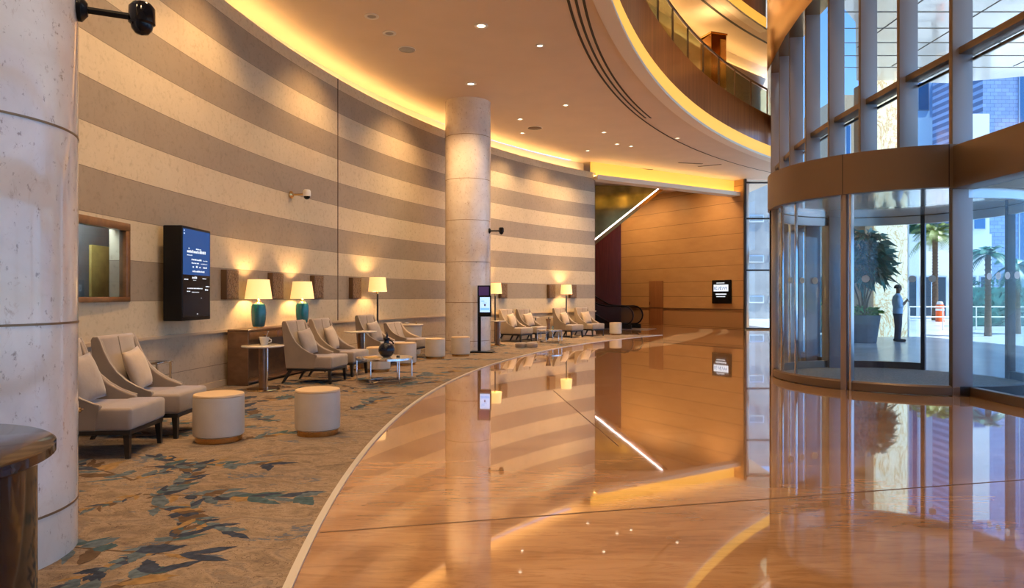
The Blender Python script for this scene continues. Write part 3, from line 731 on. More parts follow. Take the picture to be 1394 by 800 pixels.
for k, (x0, y0, x1, y1) in enumerate(((192, 673, 105, 705), (195, 674, 440, 682), (180, 655, 258, 630), (200, 680, 300, 645), (235, 745, 60, 790), (225, 743, 300, 690), (180, 655, 110, 625), (205, 690, 330, 715),
                                      (330, 600, 420, 580), (350, 570, 300, 545), (470, 560, 540, 545), (350, 548, 400, 540), (480, 530, 590, 520), (560, 515, 640, 500), (430, 530, 370, 535), (520, 522, 480, 512), (380, 575, 330, 560))):
    a, L = world_dir(x0, y0, x1, y1); spray(P(x0, y0), a, max(L, .5), 100 + k, 1.0)
rng = random.Random(11)
for k in range(120):
    y = rng.uniform(1.0, 24); x = rng.uniform(car_l(y) + .3, car_r(y) - .3)
    if 3.0 < y < 6.2 and x > -2.4: continue
    spray((x, y), rng.choice((0, PI)) + rng.uniform(-.7, .7), rng.uniform(.5, 1.1), 300 + k, .8)
o = m.build('carpet', [M['carpet'], M['leafA'], M['leafB'], M['leafC'], M['leafD'], M['leafE']])
tag(o, 'wide curving carpet of tan ground with blue grey leaf sprays along the wall', 'carpet')
m = MB(); pa = [(car_r(y), y) for y in cy]; m.wall(pa, .001, .013, .045, 0, True); pe = [(car_r(25.0), 25.0), (car_l(25.0), 25.0)]
m.wall(pe, .001, .013, .045)
structure(m.build('trim_25', M['silver']))

# ------------------------------------------------------------------ lounge chairs
def lounge_chair(name, label, back_top=1.0, group='taupe lounge chairs along the curved wall'):
    t = thing(name, label, 'armchair', group=group)
    W = .35
    k = (back_top - .44)/.56
    zb = lambda z: .44 + (z - .44)*k if z > .44 else z
    # seat block: narrow between the side panels, full width in front of them
    m = MB(); m.box((-.30, -W + .05, .245), (.15, W - .05, .43), .02, seg=3)
    m.box((.10, -W, .245), (.415, W, .44), .032, seg=4)
    m.build('seat', M['velvet'], t)
    # reclined back with rolled top
    prof = [(-.20, .40), (-.285, .70), (-.335, .92), (-.345, .985), (-.375, 1.01), (-.41, 1.0), (-.425, .96), (-.40, .80), (-.36, .40)]
    m = MB(); m.extrude([(x, -W + .012, zb(z)) for x, z in prof], (0, 2*W - .024, 0), .012, 0, True)
    bk = m.build('backrest', M['velvet'], t)
    m = MB()
    for y in (0,): m.tube([(-.198, y, zb(.44)), (-.282, y, zb(.70)), (-.332, y, zb(.92)), (-.345, y, zb(.99))], .006, 6)
    m.build('seam', M['velvet2'], bk)
    curve = [(-.36, 1.0), (-.335, .955), (-.30, .86), (-.25, .755), (-.18, .655), (-.09, .575), (.01, .515), (.11, .475), (.155, .462)]
    for s in (-1, 1):
        pts = [(x, z) for x, z in curve] + [(.16, .43), (.125, .245), (-.36, .245), (-.405, .70), (-.43, .97), (-.41, 1.005)]
        m = MB(); m.extrude([(x, s*W, zb(z)) for x, z in pts], (0, -s*.055, 0), .012, 0, False)
        sp = m.build('side_panel', M['velvet2'], t)
        MB().tube([(x, s*(W - .004), zb(z) + .003) for x, z in curve], .006, 6).build('piping', M['piping'], sp)
    m = MB(); m.box((-.35, -W + .015, .205), (.40, W - .015, .245), .006); m.build('frame', M['blacksatin'], t)
    for x0, x1, top in ((.365, .375, .21), (-.30, -.43, .21)):
        for s in (-1, 1):
            y0, y1 = s*(W - .045), s*(W - .035); a, b = .026, .017
            vs = []
            for (x, y, z, h) in ((x0, y0, top, a), (x1, y1, 0, b)):
                vs += [(x - h, y - h, z), (x + h, y - h, z), (x + h, y + h, z), (x - h, y + h, z)]
            MB().add(vs, [[0, 1, 2, 3], [4, 7, 6, 5], [0, 4, 5, 1], [1, 5, 6, 2], [2, 6, 7, 3], [3, 7, 4, 0]]).build('leg', M['blacksatin'], t)
    return t
def pillow(loc, rz, label, mat, size=.44, lean=.32):
    n = 14; m = MB(); vs = []; fs = []
    for side in (1, -1):
        o_ = len(vs)
        for i in range(n + 1):
            for j in range(n + 1):
                u, v = 2*i/n - 1, 2*j/n - 1
                th = .075*max(0, (1 - abs(u)**2.6))**.6*max(0, (1 - abs(v)**2.6))**.6
                pin = 1 - .07*(1 - abs(v)**2)*abs(u)**3 if True else 1
                pin2 = 1 - .07*(1 - abs(u)**2)*abs(v)**3
                vs.append((side*th, u*size/2*pin, v*size/2*pin2))
        for i in range(n):
            for j in range(n):
                a = o_ + i*(n + 1) + j; q = [a, a + 1, a + n + 2, a + n + 1]; fs.append(q if side > 0 else q[::-1])
    m.add(vs, fs, 0, True)
    o = m.build('cushion', mat)
    bmx = bmesh.new(); bmx.from_mesh(o.data); bmesh.ops.remove_doubles(bmx, verts=bmx.verts, dist=.0005); bmx.to_mesh(o.data); bmx.free()
    o.rotation_euler = Matrix.Rotation(rz, 3, 'Z').to_4x4().to_3x3().to_euler()
    R = Matrix.Rotation(rz, 4, 'Z') @ Matrix.Rotation(-lean, 4, 'Y') @ Matrix.Rotation(.10, 4, 'X')
    o.matrix_world = Matrix.Translation(loc) @ R
    tag(o, label, 'cushion', 'loose cushions on the lounge chairs')
    return o
def chair_spot(foot, rz, lx=.37, ly=-.315):
    c, s = math.cos(rz), math.sin(rz)
    return Vector((foot.x - (c*lx - s*ly), foot.y - (s*lx + c*ly), 0))
feet = [
    (Vector((-3.31, 5.88, 0)), 'taupe lounge chair half hidden behind the large left column', 'pillow2'),
    (Vector((-3.31, 6.72, 0)), 'taupe lounge chair with beige cushion, beside the chair behind the left column', 'pillow'),
    (Vector((-2.90, 10.88, 0)), 'taupe lounge chair between round pedestal table with cup and its twin chair', 'pillow2'),
    (Vector((-2.78, 11.86, 0)), 'taupe lounge chair directly left of the round coffee table with the dark bottle', 'pillow'),
    (None, 'taupe lounge chair in front of the floor lamp, behind the coffee table', 'pillow2'),
    (wp(708.5, .98), 'lounge chair right beside the black kiosk, first of the far row', 'pillow'),
    (wp(730.5, .98), 'lounge chair second of the far row, left of the far coffee table', 'pillow'),
    (wp(778, .98), 'lounge chair in front of the far floor lamp, third of the far row', 'pillow'),
    (wp(806.5, .98), 'lounge chair last of the far row, next to the escalator', 'pillow'),
]
proto = None; CHAIRS = []
for k, (f, lab, pm) in enumerate(feet):
    if f is None: c = Vector((-2.78, 14.50, 0)); rz = heading(c)
    else:
        rz = heading(f); c = chair_spot(f, rz)
    c.z = .0085
    if proto is None:
        proto = lounge_chair('lounge_chair', lab); t = proto; t.location = c; t.rotation_euler.z = rz
    else: t = dup(proto, c, rz, lab)
    CHAIRS.append((c, rz))
    cs, sn = math.cos(rz), math.sin(rz); lx, ly = -.155, .02
    names = {0: 'taupe cushion on the chair behind the left column', 1: 'plump beige cushion on the chair beside the large left column', 2: 'grey taupe cushion on the chair by the pedestal table with cup', 3: 'beige cushion on the chair beside the round coffee table',
             4: 'grey cushion on the chair in front of the floor lamp', 5: 'pale cushion on the chair beside the black kiosk', 6: 'pale cushion on second chair of the far row', 7: 'pale cushion on the chair in front of the far floor lamp', 8: 'pale cushion on last chair, next to the escalator'}
    pillow((c.x + cs*lx - sn*ly, c.y + sn*lx + cs*ly, .66), rz + (.12 if k % 2 else -.08), names[k], M[pm])
# low backed chair beside the drum side table
f = G(567, 474, .245); rz = heading(f); c = chair_spot(f, rz, .415, -.35); c.z = .0085
lc = lounge_chair('lounge_chair', 'low backed taupe lounge chair in front of the cream drum table', .80)
lc.location = c; lc.rotation_euler.z = rz

# ------------------------------------------------------------------ round poufs
def pouf(loc, label, h=.46, r=.222, group='cream leather drum poufs'):
    t = thing('drum_pouf', label, 'pouf', (loc.x, loc.y, .0085), group=group)
    MB().lathe([(0, .0), (r*.92, .0), (r*.92, .055), (0, .055)], 40).build('base_band', M['darkbrass'], t)
    MB().lathe([(0, .05), (r - .02, .05), (r, .065), (r + .002, .10), (r + .002, h - .045), (r, h - .03), (r - .004, h - .028)], 40).build('body', M['leather'], t)
    MB().lathe([(r - .004, h - .028), (r + .001, h - .022), (r - .004, h - .006), (r - .03, h), (0, h + .006)], 40).build('top_pad', M['leathertop'], t)
    return t
p1 = pouf(G(298, 600), 'cream drum pouf nearest the left column, in front of the chair with beige cushion', r=.232)
p2 = pouf(G(432.5, 591), 'cream drum pouf alone on open carpet in front of twin chairs')
for px, y, lab in ((552, 497, 'cream drum pouf just behind right edge of the round coffee table'), (592.5, 488.5, 'cream drum pouf left of the middle column, second from the kiosk'), (627, 485, 'cream drum pouf next to the black kiosk, in front of middle column'),
                   (515, 506, 'cream drum pouf half hidden behind the round coffee table legs'), (838, 456, 'cream drum pouf at far end of the carpet near the escalator')):
    q = G(px, y); dup(p1 if False else p2, (q.x, q.y, .0085), 0, lab)
def low_stool(px, y, lab, mat):
    q = G(px, y); t = thing('floor_cushion', lab, 'cushion', (q.x, q.y, .0085), group='low round floor cushions')
    MB().lathe([(0, 0), (.15, 0), (.16, .02), (.16, .10), (.14, .13), (0, .135)], 28).build('body', mat, t)
    MB().lathe([(.1595, .098), (.164, .103), (.1595, .108)], 28).build('piping', M['piping'], t)
low_stool(709, 473, 'low brown floor cushion on carpet edge right of the kiosk', M['velvet2'])
low_stool(724, 473, 'low grey floor cushion beside the brown floor cushion, right of kiosk', M['velvet'])

# ------------------------------------------------------------------ small round tables
def pedestal_table(loc, label, h=.67, r=.31):
    t = thing('pedestal_table', label, 'side table', (loc.x, loc.y, .0085), group='round pedestal side tables')
    MB().lathe([(0, h - .03), (r - .02, h - .03), (r, h - .02), (r, h - .006), (r - .008, h), (0, h)], 44).build('tabletop', M['marbletop'], t)
    m = MB(); m.lathe([(0, .03), (.06, .03), (.06, h - .03), (0, h - .03)], 24); m.build('pedestal', M['walnut'], t)
    m = MB(); m.tube([(.075, -.03, .03), (.075, -.03, h - .03)], .012, 8); m.build('rod', M['chrome'], t)
    MB().lathe([(0, 0), (.235, 0), (.24, .006), (.235, .02), (.08, .032), (0, .032)], 40).build('base', M['gold'], t)
    return t
T1 = G(358, 531); pt = pedestal_table(T1, 'round pedestal table with a cup on it, left of the twin chairs')
q = at(491, 13.25); pedestal_table(q, 'round pedestal table between the twin chairs and floor lamp chair', .735, .325)
q = G(677, 470); pedestal_table(q, 'round pedestal table half hidden behind the black kiosk', .71, .26)
def post_table(loc, label):
    t = thing('post_table', label, 'side table', (loc.x, loc.y, .0085), group='slim far side tables')
    MB().lathe([(0, .70), (.155, .70), (.16, .71), (.155, .725), (0, .725)], 28).build('tabletop', M['marbletop'], t)
    MB().tube([(0, 0, .02), (0, 0, .70)], .02, 10).build('post', M['blacksatin'], t)
    MB().lathe([(0, 0), (.13, 0), (.13, .015), (.03, .025), (0, .025)], 24).build('base', M['blacksatin'], t)
post_table(wp(729, .28), 'slim side table right of second chair of the far row')
post_table(wp(747, .30), 'slim side table left of the far floor lamp chair')
# little steel table glimpsed behind the second chair
q = at(211, 7.75); t = thing('metal_side_table', 'small pale metal side table behind the chair with beige cushion', 'side table', (q.x - .05, q.y, .0085))
MB().box((-.17, -.17, .64), (.17, .17, .66), .005).build('tabletop', M['chrome'], t)
for sx in (-.15, .15):
    for sy in (-.15, .15): MB().box((sx - .01, sy - .01, 0), (sx + .01, sy + .01, .64)).build('leg', M['chrome'], t)
# gold tray table hidden by the left column
q = Vector((-3.72, 5.02, 0)); t = thing('tray_table', 'small gold topped round table beside the left column', 'side table', (-3.48, 5.22, .0085))
MB().lathe([(0, .50), (.16, .50), (.175, .52), (.165, .525), (.15, .51), (0, .51)], 32).build('tabletop', M['gold'], t)
MB().tube([(0, 0, .02), (0, 0, .5)], .015, 10).build('post', M['gold'], t)
MB().lathe([(0, 0), (.12, 0), (.12, .012), (.02, .022), (0, .022)], 28).build('base', M['gold'], t)
# cup on pedestal table
t = thing('coffee_cup', 'white cup with a spoon standing in it on the pedestal table', 'cup', (T1.x + .02, T1.y, .0085 + .67))
MB().lathe([(0, .004), (.04, .004), (.045, .0), (.05, .008), (.075, .115), (.079, .12), (.073, .118), (.045, .02), (0, .02)], 28).build('bowl', M['porcelain'], t)
MB().tube([(.072, 0, .095), (.105, 0, .085), (.105, 0, .05), (.058, 0, .035)], .008, 6).build('handle', M['porcelain'], t)
MB().tube([(0, 0, .03), (.05, .01, .19)], .004, 6).sphere((.052, .01, .20), .013, 0, 1).build('spoon', M['steel'], t)
o = MB().lathe([(0, .0), (.05, .0), (.055, .006), (0, .01)], 20, (T1.x + .14, T1.y - .02, .0085 + .67)).build('coaster', M['blackp']); tag(o, 'small dark round coaster beside the cup on pedestal table', 'coaster')

# ------------------------------------------------------------------ coffee tables
def coffee_table(loc, label, r=.465, h=.40, rot=.2):
    t = thing('coffee_table', label, 'coffee table', (loc.x, loc.y, .0085), rot)
    MB().lathe([(0, h - .016), (r - .012, h - .016), (r - .01, h), (0, h)], 56).build('tabletop', M['marbletop'], t)
    MB().lathe([(r - .012, h - .03), (r, h - .03), (r, h + .002), (r - .012, h + .002)], 56).build('rim', M['chrome'], t)
    for k in range(6):
        a = 2*PI*k/6; MB().tube([(math.cos(a)*(r - .02), math.sin(a)*(r - .02), 0), (math.cos(a)*(r - .02), math.sin(a)*(r - .02), h - .025)], .011, 8).build('leg', M['chrome'], t)
    m = MB(); m.lathe([(r*.55, .018), (r*.57, .018), (r*.57, .034), (r*.55, .034)], 40)
    for k in range(3):
        a = 2*PI*k/3 + .1; m.tube([(math.cos(a)*r*.56, math.sin(a)*r*.56, .026), (math.cos(a)*(r - .03), math.sin(a)*(r - .03), .026)], .008, 6)
    m.build('stretcher', M['chrome'], t)
    return t
CT = Vector((-2.10, 11.25, 0)); coffee_table(CT, 'round pale coffee table with chrome legs and dark bottle vase on it')
zt = .0085 + .402
t = thing('bottle_vase', 'dark navy round bottle vase with a stopper on the near coffee table', 'vase', (CT.x + .03, CT.y + .02, zt))
MB().lathe([(0, 0), (.06, 0), (.10, .03), (.132, .09), (.135, .13), (.115, .19), (.075, .225), (.045, .235), (.04, .27), (.05, .285), (0, .285)], 36).build('body', M['navy'], t)
m = MB(); m.sphere((.0, 0, .30), .045, 0, 2, (1.3, .8, .6)); m.tube([(0, 0, .30), (.01, 0, .36), (.006, 0, .42)], [.022, .016, .005], 8); m.tube([(.03, 0, .29), (.10, 0, .25), (.115, 0, .21)], [.012, .011, .014], 8); m.build('stopper', M['navy'], t)
o = MB().box((-.11, -.15, 0), (.11, .15, .012), .003).build('magazine', M['magazine'], loc=(CT.x - .20, CT.y - .05, zt), rz=.5); tag(o, 'thin orange covered magazine lying on the near coffee table', 'magazine')
o = MB().lathe([(0, 0), (.03, 0), (.034, .02), (.028, .02), (.024, .006), (0, .006)], 20, (CT.x + .22, CT.y + .03, zt)).build('small_dish', M['black']); tag(o, 'tiny black dish right of bottle vase on the near coffee table', 'dish')
C2 = wp(748, 1.66); coffee_table(C2, 'round coffee table in front of the far row of chairs', .41, .38)
z2 = .0085 + .382
t = thing('flared_vase', 'dark flared vase on the far coffee table', 'vase', (C2.x - .03, C2.y + .1, z2))
MB().lathe([(0, 0), (.05, 0), (.055, .05), (.04, .10), (.06, .22), (.085, .33), (.078, .33), (.05, .22), (0, .12)], 24).build('body', M['darkwood'], t)
MB().lathe([(.06, .0), (.075, .0), (.075, .012), (.06, .012)], 24).build('foot_ring', M['gold'], t)
o = MB().lathe([(0, 0), (.028, 0), (.035, .12), (.031, .12), (.025, .01), (0, .01)], 20, (C2.x + .10, C2.y + .02, z2)).build('drinking_glass', M['railglass']); tag(o, 'clear drinking glass beside the flared vase on far coffee table', 'glass')

# drum side table behind the low chair
q = at(559.5, 16.75); t = thing('drum_table', 'cream drum side table with wide rim behind the low backed chair', 'side table', (q.x, q.y, .0085))
MB().lathe([(0, 0), (.22, 0), (.23, .02), (.27, .68), (.0, .68)], 44).build('body', M['leather'], t)
MB().lathe([(0, .68), (.285, .68), (.30, .695), (.30, .715), (.285, .725), (0, .725)], 44).build('tabletop', M['piping'], t)
o = MB().lathe([(0, 0), (.03, 0), (.055, .02), (.06, .045), (.03, .05), (0, .052)], 20, (q.x - .10, q.y, .735)).build('sugar_bowl', M['porcelain']); tag(o, 'small pale lidded bowl on the cream drum table', 'bowl')
o = MB().lathe([(0, 0), (.02, 0), (.02, .03), (.008, .05), (.008, .075), (0, .08)], 16, (q.x + .13, q.y, .735)).build('small_bottle', M['gold']); tag(o, 'tiny brass bottle on the cream drum table', 'bottle')

# ------------------------------------------------------------------ console with teal lamps
ca, cb = wp(319, .20), wp(424, .20); cm = (ca + cb)/2; dvec = cb - ca; crz = math.atan2(dvec.y, dvec.x); CL = dvec.length
t = thing('console_table', 'dark wooden console against the curved wall carrying two teal lamps', 'console', (cm.x, cm.y, .0085), crz)
# local +y points to the wall
MB().box((-CL/2, -.24, .84), (CL/2, .12, .88), .006).build('top', M['darkwood'], t)
for s in (-1, 1): MB().box((s*CL/2 - .03*(s > 0), -.23, 0), (s*CL/2 + .03*(s < 0), .12, .84), .004).build('side_panel', M['darkwood'], t)
MB().box((-CL/2 + .03, .085, .03), (CL/2 - .03, .105, .84)).build('back_panel', M['darkwood'], t)
for k in range(3):
    x0 = -CL/2 + .03 + k*(CL - .06)/3
    dr = MB().box((x0 + .004, -.24, .72), (x0 + (CL - .06)/3 - .004, -.05, .835), .004).build('drawer', M['walnut'], t)
    MB().box((x0 + (CL - .06)/6 - .05, -.255, .765), (x0 + (CL - .06)/6 + .05, -.24, .785), .004).build('pull', M['gold'], dr)
MB().box((-CL/2 + .03, -.20, .03), (CL/2 - .03, .08, .06), .004).build('lower_shelf', M['darkwood'], t)
def table_lamp(loc, label):
    t = thing('table_lamp', label, 'table lamp', (loc.x, loc.y, .0085 + .88), group='teal lamps on the console')
    MB().lathe([(0, 0), (.075, 0), (.075, .018), (0, .018)], 28).build('foot', M['gold'], t)
    MB().lathe([(0, .018), (.085, .018), (.10, .04), (.115, .14), (.122, .26), (.118, .36), (.10, .395), (.06, .41), (0, .41)], 40).build('vase_body', M['teal'], t)
    MB().lathe([(0, .41), (.06, .41), (.045, .425), (.03, .43), (.028, .46), (.012, .475), (.012, .62), (0, .62)], 24).build('neck', M['gold'], t)
    m = MB(); m.lathe([(.218, .475), (.172, .80), (.169, .80), (.215, .475)], 44); sh = m.build('lamp_shade', M['shade'], t)
    m = MB(); m.sphere((0, 0, .63), .035, 0, 2); m.build('bulb', M['lens'], t)
    MB().tube([(-.17, 0, .79), (.17, 0, .79)], .004, 6).tube([(0, 0, .62), (0, 0, .84)], .005, 6).build('shade_carrier', M['gold'], t)
    point((0, 0, .63), LAMP_W, parent=t)
    return t
l1, l2 = wp(352, .25), wp(411.5, .25)
table_lamp(l1, 'teal vase lamp with lit cream shade, nearer the information screen'); table_lamp(l2, 'teal vase lamp with lit cream shade, further along the console behind twin chairs')
def floor_lamp(loc, label, zs, w=.21, hh=.32):
    t = thing('floor_lamp', label, 'floor lamp', (loc.x, loc.y, .0085), group='floor lamps by the curved wall')
    MB().lathe([(0, 0), (.14, 0), (.14, .015), (.03, .03), (0, .03)], 32).build('base', M['blacksatin'], t)
    MB().tube([(0, 0, .02), (0, 0, zs - .04)], .022, 12).build('pole', M['blacksatin'], t)
    MB().lathe([(0, zs - .06), (.03, zs - .06), (.03, zs + .0), (.012, zs + .02), (.012, zs + .16), (0, zs + .16)], 20).build('socket', M['gold'], t)
    MB().lathe([(w, zs), (w*.86, zs + hh), (w*.84, zs + hh), (w*.98, zs)], 40).build('lamp_shade', M['shade'], t)
    MB().sphere((0, 0, zs + .17), .035, 0, 2).build('bulb', M['lens'], t)
    MB().tube([(-w*.84, 0, zs + hh - .015), (w*.84, 0, zs + hh - .015)], .004, 6).tube([(0, 0, zs + .1), (0, 0, zs + hh)], .005, 6).build('shade_carrier', M['gold'], t)
    point((0, 0, zs + .17), LAMP_W*1.1, parent=t)
q = wp(514, .35); floor_lamp(q, 'lit floor lamp behind the grey cushion chair, left of the middle column', EYE + (404 - 397)*q.y/F)
q = wp(674, .35); floor_lamp(q, 'lit floor lamp partly hidden behind the middle column', EYE + (404 - 400)*q.y/F, .21, .33)
q = wp(771, .30); floor_lamp(q, 'lit floor lamp behind far chairs near the end of curved wall', EYE + (404 - 400.5)*q.y/F, .21, .33)

# ------------------------------------------------------------------ hammered bronze wall blocks
arts = [(309, 'bronze wall block left of the first teal lamp'), (372, 'bronze wall block between the two teal lamps'), (428.5, 'bronze wall block right of the second teal lamp'), (481, 'bronze wall block left of the near floor lamp'), (683, 'bronze wall block behind the kiosk, right of the middle column'), (749, 'bronze wall block left of the far floor lamp'), (778, 'bronze wall block right of the far floor lamp')]
for px, lab in arts:
    q = wp(px, 0); w = {309: .36, 372: .38, 428.5: .36, 481: .38, 683: .36, 749: .36, 778: .36}[px]
    t = thing('wall_block', lab, 'wall art', (q.x, q.y, 1.36), heading(q), group='bronze wall blocks in the dark stripe')
    MB().box((-.06, -w/2, 0), (.10, w/2, .47), .006).build('backing', M['artside'], t)
    m = MB(); rng = random.Random(int(px)); nx, nz = 12, 14; vs = []; fs = []
    for i in range(nx + 1):
        for j in range(nz + 1): vs.append((.104 + (rng.uniform(0, .012) if 0 < i < nx and 0 < j < nz else 0), -w/2 + .012 + (w - .024)*i/nx, .012 + .446*j/nz))
    for i in range(nx):
        for j in range(nz): a = i*(nz + 1) + j; fs.append([a, a + nz + 1, a + nz + 2, a + 1])
    m.add(vs, fs); m.build('hammered_face', M['artbronze'], t)

# ------------------------------------------------------------------ kiosk
q = G(657, 480); t = thing('kiosk_screen', 'slim black kiosk with lit blue screen in front of the middle column', 'kiosk', (q.x, q.y, .0085), -.12)
MB().box((-.30, -.17, 0), (.28, .17, .03), .006).build('base_plate', M['blackp'], t)
MB().box((-.125, -.025, .03), (-.045, .045, 1.68), .006).build('post', M['blackp'], t)
MB().box((-.125, -.035, 1.22), (.20, .04, 1.68), .008).build('header_panel', M['blackp'], t)
MB().box((-.09, -.0385, 1.43), (.165, -.0352, 1.65)).build('poster', M['screenpurple'], t)
h_ = MB().box((-.085, -.075, .90), (.225, .0, 1.42), .01).build('display_housing', M['blackp'], t)
s_ = MB().box((-.055, -.079, 1.01), (.195, -.0752, 1.385)).build('screen', M['screenlight'], h_)
m = MB(); m.box((-.02, -.081, 1.27), (.06, -.079, 1.30)); m.box((.01, -.081, 1.235), (.12, -.079, 1.25)); m.box((-.04, -.081, 1.06), (.18, -.079, 1.12)); m.build('lettering', M['screenmid'], h_)
m = MB(); m.lathe([(0, 0), (.022, 0), (.022, .003), (0, .003)], 12); m.v = [(.07 + x, -.0795 - z, 1.19 + y*1.4) for x, y, z in m.v]; m.build('emblem', M['screenpurple'], h_)

# ------------------------------------------------------------------ dark round table, bottom left
q = Vector((-2.155, 2.08, 0)); t = thing('drum_counter', 'dark glossy round counter table in front of the left column', 'table', (q.x, q.y, .0085))
MB().lathe([(0, .845), (.625, .845), (.64, .855), (.64, .885), (.63, .892), (0, .892)], 72).build('tabletop', M['tabletop'], t)
MB().lathe([(0, 0), (.585, 0), (.585, .845), (0, .845)], 72).build('body', M['black'], t)
MB().lathe([(.585, 0), (.60, 0), (.60, .06), (.585, .07)], 72).build('plinth', M['gold'], t)

# ------------------------------------------------------------------ escalators
u = Vector((-.857, .515)); side = Vector((.515, .857))
e0 = Vector((5.22, 29.3))
t = thing('escalator', 'escalator with black looped handrails rising behind end of the curved wall', 'escalator', (e0.x, e0.y, 0), math.atan2(u.y, u.x))
# local x runs up the escalator, local -y is away from the viewer
def esc_path(y):
    pts = []
    for k in range(9):
        a = -PI/2 - PI*k/8; pts.append((.42 + .40*math.cos(a), y, .60 + .40*math.sin(a)))
    pts += [(1.2, y, 1.0), (1.6, y, 1.05), (2.0, y, 1.25), (6.0, y, 3.55)]
    return pts
for y, nm in ((0, 'near'), (-1.15, 'far')):
    pth = [(1.0, y, .2)] + esc_path(y)
    MB().tube(pth, .034, 10).build('handrail', M['blackp'], t)
    m = MB(); poly = [(.42, y, .2)] + [(x, y, z) for x, _, z in esc_path(y)] + [(6.0, y, 2.7), (2.0, y, .42), (1.5, y, .2)]
    m.extrude(poly, (0, .02, 0)); m.build('balustrade', M['escglass'], t)
    m = MB(); m.extrude([(.1, y - .04, 0), (.1, y - .04, .2), (1.5, y - .04, .22), (2.0, y - .04, .45), (6.0, y - .04, 2.75), (6.0, y - .04, 2.2), (2.0, y - .04, 0)], (0, .08, 0)); m.build('skirt', M['blacksatin'], t)
for k in range(12):
    x = 1.5 + .36*k; z = .02 + max(0, k - 1)*.205
    MB().box((x, -1.1, z - .02), (x + .36, -.05, z + .015), .004).build('step', M['steel'], t)
MB().box((-.6, -1.2, .002), (1.5, .05, .02), .004).build('comb_plate', M['steel'], t)
MB().extrude([(1.5, -1.12, 0), (2.0, -1.12, 0), (6.0, -1.12, 2.1), (6.0, -1.12, 2.3), (1.6, -1.12, .02)], (0, 1.08, 0)).build('truss', M['maroon'], t)
t = thing('upper_escalator', 'mirrored olive flank of the upper escalator edged with a white light strip', 'escalator', (0, 31.0, 0))
MB().extrude([(2.8, 0, 3.26), (6.8, 0, 6.45), (2.8, 0, 6.45)], (0, .08, 0)).build('side_cladding', M['mirror'], t)
MB().extrude([(2.8, .08, 2.98), (2.8, .08, 3.26), (6.8, .08, 6.45), (7.1, .08, 6.45)], (0, 1.4, 0)).build('truss', M['bronze'], t)
MB().extrude([(2.8, -.02, 3.20), (2.8, -.02, 3.27), (6.78, -.02, 6.45), (6.86, -.02, 6.45)], (0, .02, 0)).build('light_strip', M['ledwhite'], t)

# ------------------------------------------------------------------ balcony railing and gallery pillar
t = thing('balcony_railing', 'curved glass balcony railing with dark handrail above the cherry wood fascia', 'railing')
pr = arc_path(AC, AR + .075, 4, 26.0, 17)
for a, b in zip(pr, pr[1:]):
    m = MB(); m.wall([lerp2(a, b, .03), lerp2(a, b, .97)], 8.06, 8.90, .012); m.build('glass_panel', M['railglass'], t)
for a in pr: MB().box((a[0] - .022, a[1] - .022, 8.0), (a[0] + .022, a[1] + .022, 8.96), .004).build('post', M['bandbronze'], t)
MB().tube([(*p, 8.98) for p in arc_path(AC, AR + .075, 4, 26.0, 72)], .035, 10).build('handrail', M['darkwood'], t)
q = at(971, 24.4); t = thing('gallery_pillar', 'square bronze and mirror pillar standing on the gallery behind the railing', 'pillar', (q.x, q.y, 8.0), .35); t['kind'] = 'structure'
MB().box((-.32, -.32, 0), (.32, .32, 2.65), .01).build('shaft', M['bronze'], t)
MB().box((.06, -.335, .1), (.30, -.322, 2.5)).build('mirror_face', M['chrome'], t)
MB().box((-.35, -.35, 2.65), (.35, .35, 2.72), .01).build('cap', M['gold'], t)
spot((0, 0, 2.8), 60, 2.4, .9, WARM, (0, 0, 1), .1, 'uplight_bulb', t)

# ------------------------------------------------------------------ revolving door
t = thing('revolving_door', 'large glass revolving door drum with bronze canopy band', 'revolving door', (DC.x, DC.y, 0))
rad = math.radians
MB().lathe([(0, .004), (DR - .05, .004), (DR - .05, .010), (0, .010)], 72).build('entrance_mat', M['mat'], t)
m = MB(); m.lathe([(DR - .06, 0), (DR + .05, 0), (DR + .05, .10), (DR + .03, .13), (DR - .06, .13)], 40, a0=rad(0), a1=rad(0.001)) if False else None
def ring(name, mat, prof, spans, seg=60):
    m = MB()
    for a, b in spans:
        n = max(4, int(seg*(b - a)/360)); m.lathe(prof + [prof[0]], n, a0=rad(a), a1=rad(b))
    return m.build(name, mat, t)
ring('base_rail', M['bandbronze'], [(DR - .05, .011), (DR + .05, .011), (DR + .05, .12), (DR + .02, .145), (DR - .05, .145)], [(97, 160), (160, 263)], 90)
ring('outer_rail', M['darkframe'], [(DR - .05, .011), (DR + .05, .011), (DR + .05, .14), (DR - .05, .14)], [(-97, 0), (48, 97)], 90)
ring('canopy_band', M['bandbronze'], [(DR - .02, 2.94), (DR + .12, 2.94), (DR + .12, 3.54), (DR - .02, 3.54)], [(0, 360)], 120)
m = MB()
for a in (220, 160, 258): m.lathe([(DR + .119, 2.94), (DR + .1225, 2.94), (DR + .1225, 3.54), (DR + .119, 3.54)], 1, a0=rad(a), a1=rad(a + .35))
m.build('band_joint', M['darkframe'], t)
MB().lathe([(0, 2.96), (DR, 2.96), (DR, 3.02), (0, 3.02)], 90).build('drum_ceiling', M['canopy'], t)
MB().lathe([(0, 3.50), (DR + .02, 3.50), (DR + .02, 3.53), (0, 3.53)], 90).build('drum_roof', M['darkframe'], t)
ring('head_rail', M['steel'], [(DR - .05, 2.80), (DR + .02, 2.80), (DR + .02, 2.95), (DR - .05, 2.95)], [(-97, 160)], 120)
def post_at(a, w, d, mat, name='post'):
    m = MB(); m.box((DR - d/2, -w/2, 0.0), (DR + d/2 + .02, w/2, 2.95), .006, mat=Matrix.Rotation(rad(a), 4, 'Z')); m.build(name, mat, t)
